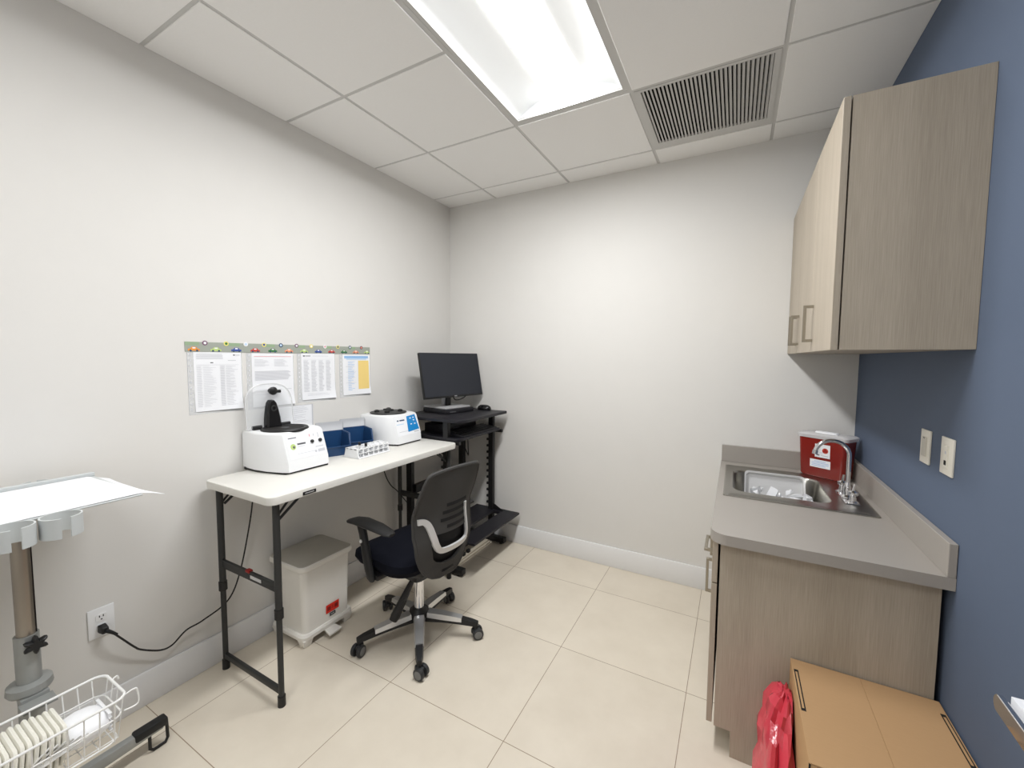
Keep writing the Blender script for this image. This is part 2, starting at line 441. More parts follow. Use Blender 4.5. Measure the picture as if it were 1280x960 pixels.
# slab as four strips round the opening, the outer outline exact
r = 0.055
arc = [(x0+r+r*math.cos(PI+PI/2*k/8), y0+r+r*math.sin(PI+PI/2*k/8)) for k in range(9)]
front = [(x1, y0), (x1, by0), (x0, by0)] + arc
b.hexa([(x, y, zb) for x, y in front], [(x, y, zt) for x, y in front])
b.box(x0, x1, by1, y1, zb, zt); b.box(x0, bx0, by0, by1, zb, zt); b.box(bx1, x1, by0, by1, zb, zt)
b.build('worktop', t)
b = MB().m('counter'); b.box(x0+0.002, x1, -0.021, -0.001, zt, 0.953, bev=0.0015, seg=1); b.build('back_upstand', t)
b = MB().m('counter'); b.box(W-0.021, W-0.001, y0, -0.021, zt, 0.953, bev=0.0015, seg=1); b.build('side_upstand', t)

t = thing('sink', 'stainless steel drop-in sink set into the grey countertop', 'sink', (2.39, -0.43, CT))
b = MB().m('steel')
ox0, ox1, oy0, oy1 = 2.118, 2.676, -0.738, -0.128
hx, hy = (bx1-bx0)/2, (by1-by0)/2; cx, cy = (bx0+bx1)/2, (by0+by1)/2
ocx, ocy, ohx, ohy = (ox0+ox1)/2, (oy0+oy1)/2, (ox1-ox0)/2, (oy1-oy0)/2
loops = [rrect(ocx, ocy, ohx, ohy, 0.012, CT+0.0005), rrect(ocx, ocy, ohx, ohy, 0.012, CT+0.005), rrect(ocx, ocy, ohx-0.006, ohy-0.006, 0.012, CT+0.0065),
         rrect(ocx, ocy, ohx-0.014, ohy-0.014, 0.012, CT+0.0035),
         rrect(cx, cy, hx-0.006, hy-0.006, 0.06, CT+0.0035), rrect(cx, cy, hx-0.012, hy-0.012, 0.06, CT-0.004), rrect(cx, cy, hx-0.026, hy-0.026, 0.06, CT-0.125),
         rrect(cx, cy, hx-0.050, hy-0.050, 0.05, CT-0.145), rrect(cx, cy, 0.03, 0.03, 0.028, CT-0.150)]
b.loft(loops, cap=False); b.m('dark_gap'); b.face([b.bm.verts.new(p) for p in rrect(cx, cy, 0.03, 0.03, 0.028, CT-0.150)])
b.build('basin', t)
fx, fy, fz = 2.612, -0.500, CT+0.0037
ft = thing('faucet', 'chrome gooseneck faucet with two handles on the sink deck', 'faucet', (fx, fy, fz))
b = MB().m('chrome')
b.lathe([(0.024, 0), (0.024, 0.006), (0.015, 0.014), (0.014, 0.05), (0.011, 0.062), (0.0095, 0.07)], (fx, fy, fz))
path = [(fx, fy, fz+0.06), (fx, fy, fz+0.19)]
for k in range(1, 15):
    a = PI*k/14*0.93
    path.append((fx-0.064*(1-math.cos(a)), fy-0.006*(1-math.cos(a)), fz+0.19+0.064*math.sin(a)))
b.tube(path, 0.0088, 14); e = path[-1]; b.cyl(e, (e[0]-0.002, e[1], e[2]-0.016), 0.0105)
b.build('spout', ft)
for s in (-1, 1):
    h = MB().m('chrome'); hy_ = fy + s*0.082; hx_ = fx - 0.004*s
    h.lathe([(0.023, 0), (0.023, 0.006), (0.013, 0.012), (0.011, 0.03), (0.016, 0.036), (0.016, 0.048), (0.008, 0.056)], (hx_, hy_, fz))
    for q_ in range(2):
        aa = 0.6 + q_*PI/2; h.tube([(hx_-0.020*math.cos(aa), hy_-0.020*math.sin(aa), fz+0.044), (hx_+0.020*math.cos(aa), hy_+0.020*math.sin(aa), fz+0.044)], 0.0055, 10)
    h.tube([(hx_, hy_, fz+0.05), (hx_+0.004, hy_, fz+0.085)], [0.006, 0.004], 10)
    h.build('handle', ft)
b = MB().m('chrome'); b.box(fx-0.026, fx+0.026, fy-0.11, fy+0.11, fz, fz+0.004, bev=0.0015, seg=1); b.build('base_plate', ft)

# things lying in the sink
t = thing('plastic_tray', 'clear plastic tray leaning in the steel sink', 'tray', (2.33, -0.36, CT-0.145))
b = MB().m('frost'); L = []
for k, (d, z) in enumerate([(0.0, 0), (0.0, 0.03), (0.008, 0.034)]):
    L.append(rrect(0, 0, 0.126+d, 0.070+d, 0.02, z))
mx = Matrix.Translation((2.345, -0.320, CT-0.055)) @ Matrix.Rotation(math.radians(58), 4, 'X')
b.loft([[mx @ Vector(p) for p in lp] for lp in L], cap=False); b.face([b.bm.verts.new(mx @ Vector(p)) for p in L[0]])
b.build('shell', t)
b = MB().m('crystal')
for k in range(34):
    c = Vector((2.345 + random.uniform(-0.12, 0.14), -0.455 + random.uniform(-0.075, 0.06), CT-0.075 + random.uniform(0, 0.050)))
    r_ = random.uniform(0.018, 0.038); mx = Matrix.Rotation(random.uniform(0, 3), 4, 'Z') @ Matrix.Rotation(random.uniform(0, 3), 4, 'X')
    pts = [mx @ Vector((random.uniform(-1, 1)*r_, random.uniform(-1, 1)*r_, random.uniform(-1, 1)*r_*0.6)) for _ in range(9)]
    vs = [b.bm.verts.new(c+p) for p in pts]
    r2 = bmesh.ops.convex_hull(b.bm, input=vs)
    for f in r2['geom']:
        if isinstance(f, bmesh.types.BMFace): f.material_index = b.mi
o = b.build('plastic_wrap', None, (2.335, -0.49, CT-0.145), sharp=20)
tag(o, 'crumpled clear plastic wrap heaped in the steel sink', 'plastic wrap', kind='stuff')

# ------------------------------------------------------------------ sharps container on the counter corner
a = math.atan2(-0.115, 0.172)
sc = thing('sharps_container', 'red sharps disposal container with clear lid in the counter corner', 'sharps container', (2.586, -0.138, CT), a)
b = MB().m('red_plastic')
b.loft([rrect(0, 0.006, 0.098, 0.048, 0.02, 0.0045), rrect(0, 0.006, 0.104, 0.052, 0.022, 0.012), rrect(0, 0.006, 0.113, 0.060, 0.022, 0.205), rrect(0, 0.006, 0.113, 0.060, 0.022, 0.212)])
body = b.build('body', sc, world=False)
b = MB().m('frost')
b.loft([rrect(0, 0.006, 0.119, 0.064, 0.022, 0.210), rrect(0, 0.006, 0.121, 0.066, 0.022, 0.226), rrect(0, 0.006, 0.113, 0.058, 0.022, 0.233), rrect(0, 0.006, 0.075, 0.034, 0.02, 0.236)])
b.m('paper'); b.loft([rrect(0.0, 0.0, 0.055, 0.022, 0.02, 0.234), rrect(0.0, 0.0, 0.050, 0.018, 0.016, 0.243)])
b.build('lid', sc, world=False)
def fpt(x, z, off=0.001):   # point on the front face
    y = 0.006 - (0.052 + 0.008*(z-0.012)/0.193) - off
    return (x, y, z)
def frect(b, xa, xb, za, zb, off=0.0012): b.quad(fpt(xa, za, off), fpt(xb, za, off), fpt(xb, zb, off), fpt(xa, zb, off))
b = MB().m('paper'); frect(b, -0.028, 0.042, 0.112, 0.182)
b.m('ink'); 
for k in range(6): frect(b, -0.023, -0.002 if k < 4 else 0.01, 0.170-k*0.008, 0.173-k*0.008, 0.0016)
b.m('bio_orange')
cx_, cz_ = 0.020, 0.150
b.face([b.bm.verts.new(fpt(cx_+0.014*math.cos(2*PI*k/20), cz_+0.014*math.sin(2*PI*k/20), 0.0016)) for k in range(20)])
b.m('label_dkred')
for k in range(3):
    an = PI/2 + 2*PI*k/3
    b.face([b.bm.verts.new(fpt(cx_+0.0055*math.cos(an)+0.0042*math.cos(2*PI*q/12), cz_+0.0055*math.sin(an)+0.0042*math.sin(2*PI*q/12), 0.002)) for q in range(12)])
b.m('ink_dark'); frect(b, -0.020, -0.006, 0.121, 0.127, 0.0016); b.m('ink'); frect(b, 0.0, 0.034, 0.121, 0.125, 0.0016)
o = b.build('biohazard_label', sc, world=False); o['label'] = 'white biohazard label with orange symbol'
b = MB().m('paper'); frect(b, -0.050, 0.045, 0.056, 0.098)
b.m('pblue')
for k in range(4): frect(b, -0.042 + (0.012 if k == 0 else 0), 0.038 - (0.014 if k in (0, 3) else 0), 0.088-k*0.008, 0.0905-k*0.008, 0.0016)
o = b.build('warning_label', sc, world=False); o['label'] = 'small white label with blue lines of print'

# ------------------------------------------------------------------ wall cabinet
t = thing('wall_cabinet', 'greige wood-look wall cabinet hanging on the blue wall', 'cabinet', (2.57, -0.61, 1.51))
CB, CTP = 1.510, 2.266
b = MB().m('wood'); b.box(2.428, W-0.001, -1.222, -1.204, CB, CTP); b.build('end_panel', t)
b = MB().m('wood'); b.box(2.428, W-0.001, -1.203, -0.001, CB, CB+0.018); b.box(2.428, W-0.001, -1.203, -0.001, CTP-0.018, CTP)
b.box(W-0.012, W-0.001, -1.203, -0.001, CB+0.018, CTP-0.018); b.box(2.428, 2.71, -0.020, -0.001, CB+0.018, CTP-0.018)
b.box(2.428, 2.70, -0.818, -0.800, CB+0.018, CTP-0.018); b.build('carcass', t)
for k, (ya, yb, hy_) in enumerate([(-1.222, -0.814, -0.862), (-0.811, -0.408, -0.443), (-0.405, -0.004, -0.372)]):
    d = MB().m('wood'); d.box(2.405, 2.424, ya, yb, CB-0.001, CTP+0.001, bev=0.001, seg=1); d = d.build('door', t)
    pull('handle', d, (2.405, hy_, 1.618), 'z', L=0.142)

# ------------------------------------------------------------------ wall plates on the blue wall, outlet on the left wall
def plate_loop(y, z, hy, hz): return None
b = MB().m('almond')
t = thing('light_switch', 'ivory rocker switch plate on the blue wall, nearer the corner', 'light switch', (W, -0.944, 1.187))
b.box(W-0.006, W, -0.981, -0.907, 1.130, 1.244, bev=0.002); b.build('plate', t)
b = MB().m('almond_dark'); b.box(W-0.009, W-0.0055, -0.961, -0.927, 1.154, 1.220, bev=0.001, seg=1); b.m('ink_dark'); b.box(W-0.0095, W-0.0085, -0.950, -0.938, 1.215, 1.218); b.build('rocker', t)
t = thing('data_outlet', 'ivory data jack plate with a dark port on the blue wall', 'wall outlet', (W, -1.107, 1.187))
b = MB().m('almond'); b.box(W-0.006, W, -1.149, -1.067, 1.130, 1.244, bev=0.002); b.build('plate', t)
b = MB().m('almond'); b.box(W-0.008, W-0.0055, -1.122, -1.092, 1.152, 1.220); b.build('jack_insert', t)
b = MB().m('dark_gap'); b.box(W-0.0085, W-0.0075, -1.114, -1.100, 1.160, 1.174); b.m('ink'); b.box(W-0.0085, W-0.0075, -1.111, -1.103, 1.194, 1.202); b.build('port', t)

t = thing('power_outlet', 'white duplex power outlet low on the left wall', 'wall outlet', (0, -2.243, 0.436))
b = MB().m('white_plastic'); b.box(0, 0.006, -2.281, -2.204, 0.378, 0.494, bev=0.002); b.build('plate', t)
for dz in (0.020, -0.020):
    b = MB().m('white_plastic'); z = 0.436+dz
    b.loft([[(0.0055 if q == 0 else 0.0085, -2.243+yy, z+zz) for yy, zz in [(0.016*max(-1, min(1, 1.25*math.cos(2*PI*k/24)))*1.0, 0.014*max(-1, min(1, 1.2*math.sin(2*PI*k/24)))) for k in range(24)]] for q in (0, 1)])
    b.m('dark_gap'); b.box(0.0084, 0.009, -2.250, -2.247, z+0.001, z+0.009); b.box(0.0084, 0.009, -2.239, -2.236, z+0.001, z+0.009); b.box(0.0084, 0.009, -2.2455, -2.2405, z-0.009, z-0.005)
    b.build('socket', t)

# ------------------------------------------------------------------ power cord: outlet, along the wall, up behind the table
t = thing('extension_cord', 'black power cord drooping from the outlet to the table', 'cord', (0.03, -2.24, 0.41))
b = MB().m('black')
b.hexa([(0.0095, -2.258, 0.400), (0.0095, -2.232, 0.400), (0.0095, -2.232, 0.430), (0.0095, -2.258, 0.430)], [(0.036, -2.250, 0.396), (0.036, -2.230, 0.396), (0.036, -2.230, 0.420), (0.036, -2.250, 0.420)], bev=0.004)
b.tube([(0.034, -2.240, 0.408), (0.045, -2.226, 0.396), (0.048, -2.212, 0.380)], [0.008, 0.006, 0.0045], 10)
b.build('plug', t)
b = MB().m('black')
b.tube(smooth_path([(0.034, -2.238, 0.408), (0.046, -2.218, 0.384), (0.036, -2.160, 0.292), (0.03, -2.133, 0.259), (0.03, -2.075, 0.219), (0.03, -2.032, 0.215), (0.03, -1.978, 0.250), (0.03, -1.912, 0.258), (0.03, -1.804, 0.297), (0.03, -1.746, 0.41), (0.03, -1.696, 0.62), (0.03, -1.673, 0.76), (0.03, -1.662, 0.90)]), 0.0036, 8)
b.build('cable', t)
b = MB().m('black')
b.tube(smooth_path([(0.03, -0.83, 0.882), (0.03, -0.794, 0.691), (0.03, -0.74, 0.58), (0.03, -0.667, 0.507), (0.03, -0.55, 0.37), (0.03, -0.448, 0.261), (0.03, -0.36, 0.10), (0.035, -0.34, 0.005)]), 0.0035, 8)
tag(b.build('hanging_cord', None, (0.03, -0.34, 0.0)), 'thin black cord hanging under the far end of the white table', 'cord')

# ------------------------------------------------------------------ notices on the left wall
def notice(name, label, y0, y1, z0, z1, content, curl=0.010, strip=True, group='printed notices on the left wall'):
    t = thing(name, label, 'notice', (0, (y0+y1)/2, (z0+z1)/2), 0, group)
    def P(u, v, off=0.0):       # u 0..1 left-right, v 0..1 bottom-top
        x = 0.0016 + curl*max(0, 0.35-v)**2*8*(0.25+u*u) + off
        return (x, y0+(y1-y0)*u, z0+(z1-z0)*v)
    b = MB().m('paper'); n = 10
    V = [[b.bm.verts.new(P(i/n, j/n)) for i in range(n+1)] for j in range(n+1)]
    for j in range(n):
        for i in range(n): b.face([V[j][i], V[j][i+1], V[j+1][i+1], V[j+1][i]])
    for (key, ua, ub, va, vb) in content:
        b.m(key); k = 3
        for i in range(k):
            a0, a1 = ua+(ub-ua)*i/k, ua+(ub-ua)*(i+1)/k
            b.quad(P(a0, va, 0.0006), P(a1, va, 0.0006), P(a1, vb, 0.0006), P(a0, vb, 0.0006))
    b.build('sheet', t)
    if strip:
        b = MB().m('sleeve'); b.box(0.0003, 0.0012, y0-0.024, y1+0.004, z0-0.012, z1)
        b.m('ink')
        for k in range(11):
            z = z0 + (k+0.5)*(z1-z0)/11; b.box(0.0012, 0.0016, y0-0.016, y0-0.010, z-0.004, z+0.004)
        b.box(0.0012, 0.0015, y0-0.024, y0-0.022, z0-0.012, z1)
        o = b.build('plastic_sleeve', t); o['label'] = 'clear plastic sleeve with punched edge'
    return t
def col_lines(u0, u1, v1, v0, n, key='ink', mn=0.4, mx=0.95, h=0.006):
    out = []
    for k in range(n):
        v = v1 - (v1-v0)*k/max(1, n-1); L = random.uniform(mn, mx)
        out.append((key, u0, u0+(u1-u0)*L, v-h/2, v+h/2))
    return out
random.seed(3)
c1 = col_lines(0.05, 0.62, 0.965, 0.89, 5, mn=0.9, mx=1.0, h=0.007) + [('ink_dark', 0.82, 0.86, 0.945, 0.965), ('ink', 0.87, 0.97, 0.948, 0.962), ('ink_dark', 0.33, 0.39, 0.815, 0.83), ('ink', 0.70, 0.88, 0.855, 0.865)]
c1 += [('ink', 0.05, 0.95, 0.782, 0.786)] + col_lines(0.05, 0.16, 0.76, 0.08, 34, mn=0.8, mx=1.0) + col_lines(0.18, 0.48, 0.76, 0.08, 34, mn=0.3, mx=0.9, h=0.004) + col_lines(0.53, 0.63, 0.76, 0.08, 34, mn=0.9, mx=1.0, h=0.009) + col_lines(0.65, 0.95, 0.76, 0.08, 34, mn=0.3, mx=0.9)
notice('wall_notice', 'first notice from the left, two dense columns of print', -1.893, -1.690, 1.222, 1.495, c1)
c2 = [('pink', 0.05, 0.95, 0.935, 0.945)] + col_lines(0.06, 0.45, 0.88, 0.76, 7, mn=0.5) + col_lines(0.52, 0.92, 0.88, 0.76, 7, mn=0.5) + col_lines(0.06, 0.94, 0.66, 0.50, 9, mn=0.9, mx=1.0, h=0.010) + [('ink', 0.06, 0.94, 0.30, 0.31), ('ink', 0.06, 0.7, 0.22, 0.23)]
notice('wall_notice', 'second notice from the left, pink heading line, behind the open lid', -1.640, -1.420, 1.218, 1.493, c2)
c3 = [('ink_dark', 0.05, 0.10, 0.93, 0.955), ('ink_dark', 0.11, 0.26, 0.937, 0.950), ('ink', 0.32, 0.8, 0.94, 0.946), ('ink', 0.06, 0.94, 0.87, 0.872)]
for q in range(4): c3 += col_lines(0.06+q*0.22, 0.06+q*0.22+0.17, 0.84, 0.18, 30, mn=0.6, mx=1.0, h=0.010)
c3 += col_lines(0.15, 0.85, 0.12, 0.09, 2, mn=0.8)
notice('wall_notice', 'third notice from the left, four narrow columns of print', -1.371, -1.153, 1.230, 1.496, c3)
c4 = [('pblue', 0.05, 0.93, 0.905, 0.965), ('pblue2', 0.12, 0.86, 0.87, 0.905), ('pyel', 0.55, 0.95, 0.13, 0.85), ('pgold', 0.58, 0.92, 0.76, 0.82)]
c4 += col_lines(0.18, 0.46, 0.82, 0.12, 24, key='pblue', mn=0.4, mx=0.9, h=0.008) + col_lines(0.10, 0.5, 0.70, 0.30, 4, mn=0.8)
notice('wall_notice', 'fourth notice from the left, blue heading and yellow panel', -1.094, -0.880, 1.236, 1.492, c4)
c5 = [('ink', 0.0, 1.0, 0.985, 1.0), ('ink', 0.965, 1.0, 0.0, 1.0)] + col_lines(0.08, 0.88, 0.92, 0.25, 14, mn=0.5, mx=1.0, h=0.012)
notice('wall_notice', 'lower small notice with grey border behind the near centrifuge', -1.520, -1.306, 1.06, 1.204, c5, curl=0, strip=False)

# border strip printed with a road full of little cars
b = MB().m('road')
by0_, by1_, bz0, bz1 = -1.924, -0.878, 1.496, 1.541
b.box(0.0012, 0.0024, by0_, by1_, bz0, bz1)
b.m('border_green')
for k in range(12):
    ya = by0_ + k*(by1_-by0_)/12
    if k % 2 == 0: b.box(0.0020, 0.0027, ya, ya+0.055, bz1-0.016, bz1)
def car(y, z, key, s=1.0, big=True):
    x0_, x1_ = 0.0024, 0.0032
    b.m(key); L = 0.025*s
    body = [(-L, 0), (L, 0), (L, 0.008), (L*0.6, 0.011), (L*0.4, 0.019), (-L*0.35, 0.019), (-L*0.6, 0.011), (-L, 0.009)]
    b.prism([(x0_, y+p, z+q*s) for p, q in body], (x1_-x0_, 0, 0))
    b.m('cwhite'); b.prism([(x1_, y+p*L, z+q*s) for p, q in [(-0.28, 0.011), (0.3, 0.011), (0.25, 0.017), (-0.22, 0.017)]], (0.0003, 0, 0))
    b.m('dkblue')
    for d in (-0.55, 0.55): b.prism([(x1_, y+d*L+0.0045*math.cos(2*PI*k/10), z+0.001+0.0045*math.sin(2*PI*k/10)) for k in range(10)], (0.0004, 0, 0))
def bubble(y, z, key, key2, r=0.011):
    b.m(key); b.prism([(0.0024, y+r*math.cos(2*PI*k/14), z+r*math.sin(2*PI*k/14)) for k in range(14)], (0.0009, 0, 0))
    b.m(key2); b.prism([(0.0033, y+r*0.55*math.cos(2*PI*k/10), z+r*0.55*math.sin(2*PI*k/10)) for k in range(10)], (0.0004, 0, 0))
low = ['orange', 'lime', 'cblue', 'red', 'green', 'peach', 'lime', 'cblue', 'red', 'green', 'peach', 'lime']
up = [('purple', 'cwhite'), ('cyellow', 'green'), ('cwhite', 'pblue2'), ('cyellow', 'cblue'), ('dkblue', 'pblue2'), ('purple', 'cwhite'), ('cyellow', 'cwhite'), ('cwhite', 'pink'), ('cyellow', 'dkblue'), ('dkblue', 'cwhite'), ('purple', 'peach')]
n_ = len(low)
for k, c in enumerate(low): car(by0_ + 0.034 + k*(by1_-by0_-0.06)/(n_-1), bz0+0.005, c, 0.92)
for k, (c, d) in enumerate(up): bubble(by0_ + 0.034 + (k+0.5)*(by1_-by0_-0.06)/(n_-1), bz1-0.004, c, d)
tag(b.build('border_strip', None, (0, -1.4, 1.52)), 'colourful paper border strip with little cars above the notices', 'wall border')

# ------------------------------------------------------------------ folding table
TZ = 0.915
t = thing('folding_table', 'white folding table with dark metal legs along the left wall', 'table', (0.29, -1.27, 0))
b = MB().m('white_table')
tx0, tx1, ty0, ty1 = 0.040, 0.552, -1.893, -0.645
cx, cy, hx, hy = (tx0+tx1)/2, (ty0+ty1)/2, (tx1-tx0)/2, (ty1-ty0)/2
b.loft([rrect(cx, cy, hx-0.012, hy-0.012, 0.03, TZ-0.036), rrect(cx, cy, hx-0.002, hy-0.002, 0.036, TZ-0.034), rrect(cx, cy, hx, hy, 0.038, TZ-0.008), rrect(cx, cy, hx-0.002, hy-0.002, 0.036, TZ-0.002), rrect(cx, cy, hx-0.007, hy-0.007, 0.032, TZ)])
b.build('tabletop', t)
b = MB().m('black'); b.box(tx1-0.0005, tx1+0.0012, -1.752, -1.690, TZ-0.028, TZ-0.014); b.m('silver'); b.box(tx1+0.0012, tx1+0.0015, -1.742, -1.700, TZ-0.0225, TZ-0.0195); b.build('maker_badge', t)
LF, LR = 0.512, 0.078
for ly, sgn in ((-1.846, 1), (-0.692, -1)):
    for lx in (LF, LR):
        l = MB().m('grey_metal'); l.cyl((lx, ly, 0.018), (lx, ly, 0.40), 0.0115); l.cyl((lx, ly, 0.40), (lx, ly, TZ-0.0365), 0.0140)
        l = l.build('leg', t)
        c = MB().m('black'); c.cyl((lx, ly, 0.0), (lx, ly, 0.045), 0.0155); c.build('foot_cap', l)
        c = MB().m('black'); c.cyl((lx, ly, 0.385), (lx, ly, 0.425), 0.0175); c.build('collar', l)
    b = MB().m('grey_metal'); b.box(LR, LF, ly-0.006, ly+0.006, 0.495, 0.535, bev=0.003); o = b.build('crossbar', t)
    if sgn == 1:
        b = MB().m('label_dkred'); b.box(0.285, 0.315, ly-0.009, ly+0.009, 0.528, 0.540, bev=0.002); b.m('silver'); b.box(0.32, 0.40, ly-0.0075, ly-0.006, 0.508, 0.522); b.build('latch', o)
    b = MB().m('grey_metal'); b.box(LR, LF, ly-0.008, ly+0.008, 0.052, 0.078, bev=0.003); b.build('stretcher', t)
    for lx in (LF, LR):
        b = MB().m('grey_metal'); xx = lx-0.012 if lx == LF else lx+0.012
        b.tube([(xx, ly+sgn*0.013, 0.795), (xx, ly+sgn*0.020, 0.80), (xx, ly+sgn*0.125, TZ-0.037)], 0.006, 8)
        b.tube([(xx-0.014, ly+sgn*0.011, 0.80), (xx-0.014, ly+sgn*0.085, TZ-0.037)], 0.005, 8)
        b.build('brace', t)

# ------------------------------------------------------------------ near centrifuge (lid up)
def centrifuge_body(b, x0, x1, y0, y1, z0, h, slope):
    """white wedge body: front (+x) leans back, front corners chamfered"""
    def lp(z, sx):
        c = 0.030
        return [(x0, y0-0.028, z), (x0+0.10, y0-0.034, z), (x0+0.19, y0-0.024, z), (x1-c-sx, y0, z), (x1-sx, y0+c*0.55, z), (x1-sx, y1-c*0.55, z), (x1-c-sx, y1, z), (x0+0.19, y1+0.012, z), (x0+0.10, y1+0.02, z), (x0, y1+0.02, z)]
    def inset(L, d, zz):
        mxx = (x0+x1)/2; myy = (y0+y1)/2
        return [(p[0]+(mxx-p[0])*d, p[1]+(myy-p[1])*d, zz) for p in L]
    A = lp(z0+0.012, 0.0); B = lp(z0+0.055, 0.004); C = lp(z0+h-0.012, slope)
    b.loft([inset(A, 0.02, z0+0.010), A, B, C, inset(C, 0.035, z0+h-0.003), inset(C, 0.09, z0+h)])
Z0 = TZ
nx0, nx1, ny0, ny1, nh = 0.006, 0.310, -1.672, -1.424, 0.196
t = thing('centrifuge', 'white centrifuge with its clear round lid raised, near end of table', 'centrifuge', (0.17, -1.545, Z0))
b = MB().m('white_plastic'); centrifuge_body(b, nx0, nx1, ny0, ny1, Z0, nh, 0.048); b.build('housing', t, sharp=50)
b = MB().m('black'); b.hexa([(nx0+0.012, ny0-0.030, Z0), (nx0+0.12, ny0-0.028, Z0), (nx1-0.02, ny0+0.012, Z0), (nx1-0.010, ny1-0.014, Z0), (nx0+0.012, ny1+0.01, Z0)], [(nx0+0.012, ny0-0.030, Z0+0.014), (nx0+0.12, ny0-0.028, Z0+0.014), (nx1-0.02, ny0+0.012, Z0+0.014), (nx1-0.010, ny1-0.014, Z0+0.014), (nx0+0.012, ny1+0.01, Z0+0.014)]); b.build('base', t)
rcx, rcy, rz = 0.155, -1.572, Z0+nh
b = MB().m('black'); n = 40
prof = [(0.108, -0.004), (0.108, 0.004), (0.103, 0.010), (0.094, 0.010), (0.085, 0.004)]
b.lathe(prof, (rcx, rcy, rz), 40, cap=False); b.build('gasket_ring', t)
b = MB().m('dark_gap'); b.lathe([(0.086, 0.006), (0.080, 0.002), (0.030, 0.002)], (rcx, rcy, rz), 40); 
b.m('grey_metal'); b.lathe([(0.022, 0.002), (0.018, 0.009), (0.006, 0.011)], (rcx, rcy, rz), 20); b.build('rotor_chamber', t)
# lid standing up at the back: rounded arch of clear plastic with thick rim
hx_ = 0.062
def arch(w_, h_, n=24):
    P = [(-w_, 0)]
    for k in range(n+1):
        a = PI - PI*k/n
        ca, sa = math.cos(a), math.sin(a)
        P.append((w_*math.copysign(abs(ca)**0.72, ca), h_*0.42 + h_*0.58*abs(sa)**0.72))
    P.append((w_, 0)); return P
A = arch(0.120, 0.222); ly_, lz_ = -1.584, Z0+nh+0.004
def lidpt(p, q, d=0.0): return (hx_ - 0.10*q + d, ly_+p, lz_+q)
b = MB().m('clear'); b.loft([[lidpt(p, q, -0.002) for p, q in A], [lidpt(p, q, 0.002) for p, q in A]])
lid = b.build('lid', t)
b = MB().m('frost'); b.tube([lidpt(p, q) for p, q in A], 0.0032, 8); b.build('lid_rim', lid)
b = MB().m('black_gloss')
tower = [(-0.042, 0.0), (0.042, 0.0), (0.039, 0.045), (0.030, 0.095), (0.022, 0.125), (0.010, 0.140), (-0.010, 0.140), (-0.022, 0.125), (-0.030, 0.095), (-0.039, 0.045)]
b.loft([[lidpt(p*0.98, q, 0.0025) for p, q in tower], [lidpt(p*0.94, q*0.985+0.001, 0.024) for p, q in tower], [lidpt(p*0.72, q*0.94+0.004, 0.033) for p, q in tower]])
b.m('grey_metal'); c0 = Vector(lidpt(0.0, 0.098, 0.031)); b.lathe([(0.017, -0.002), (0.015, 0.005), (0.009, 0.005), (0.008, -0.001)], c0, 20, mx=Matrix.Rotation(PI/2, 4, 'Y'))
b.build('lid_lock', lid)
b = MB().m('black'); c0 = Vector(lidpt(0.006, 0.186, 0.002)); RY = Matrix.Rotation(PI/2, 4, 'Y')
b.lathe([(0.012, 0), (0.014, 0.012), (0.019, 0.016), (0.021, 0.030), (0.012, 0.036)], c0, 20, mx=RY)
b.box(c0.x+0.014, c0.x+0.030, c0.y+0.008, c0.y+0.042, c0.z-0.012, c0.z+0.004, bev=0.004)
b.build('lid_knob', lid)
for s in (-1, 1):
    b = MB().m('black'); yy = ly_ + s*0.075; b.cyl((hx_, yy-0.022, lz_+0.008), (hx_, yy+0.022, lz_+0.008), 0.009, seg=14); b.box(hx_-0.010, hx_+0.012, yy-0.020, yy+0.020, lz_-0.006, lz_+0.006, bev=0.002); b.build('hinge', t)
# panel print on the leaning front face
def on_front(x1, slope, h, y, z, off=0.0012):
    k = max(0, (z-0.055)/(h-0.067)); return (x1 - 0.004 - (slope-0.004)*k + off, y, Z0+z)
def fr(b, ya, yb, za, zb, x1, slope, h, off=0.0012): b.quad(on_front(x1, slope, h, ya, za, off), on_front(x1, slope, h, yb, za, off), on_front(x1, slope, h, yb, zb, off), on_front(x1, slope, h, ya, zb, off))
def disc(b, y, z, r, x1, slope, h, off=0.0016, n=16): b.face([b.bm.verts.new(on_front(x1, slope, h, y+r*math.cos(2*PI*k/n), z+r*math.sin(2*PI*k/n), off)) for k in range(n)])
a_ = (nx1, 0.048, nh)
b = MB().m('paper'); fr(b, -1.640, -1.450, 0.068, 0.176, *a_, off=0.0008)
b.m('ink_dark'); fr(b, -1.632, -1.590, 0.164, 0.168, *a_); b.m('lime'); disc(b, -1.615, 0.125, 0.014, *a_); b.m('ink_dark'); disc(b, -1.612, 0.123, 0.006, *a_, off=0.002)
b.m('ink_dark'); fr(b, -1.592, -1.548, 0.130, 0.138, *a_); b.m('ink'); fr(b, -1.592, -1.555, 0.121, 0.124, *a_)
fr(b, -1.60, -1.50, 0.088, 0.090, *a_); fr(b, -1.500, -1.455, 0.104, 0.109, *a_); fr(b, -1.490, -1.452, 0.080, 0.094, *a_)
b.m('pink'); fr(b, -1.522, -1.517, 0.160, 0.172, *a_); b.m('ink'); fr(b, -1.500, -1.495, 0.160, 0.172, *a_); fr(b, -1.475, -1.470, 0.150, 0.174, *a_); disc(b, -1.503, 0.086, 0.006, *a_)
b.build('control_panel', t)
for yy in (-1.513, -1.468):
    b = MB().m('grey_metal'); c0 = Vector(on_front(*a_, yy, 0.135)); b.lathe([(0.009, 0), (0.009, 0.006), (0.006, 0.010)], c0, 16, mx=Matrix.Rotation(PI/2-0.3, 4, 'Y')); b.build('dial', t)

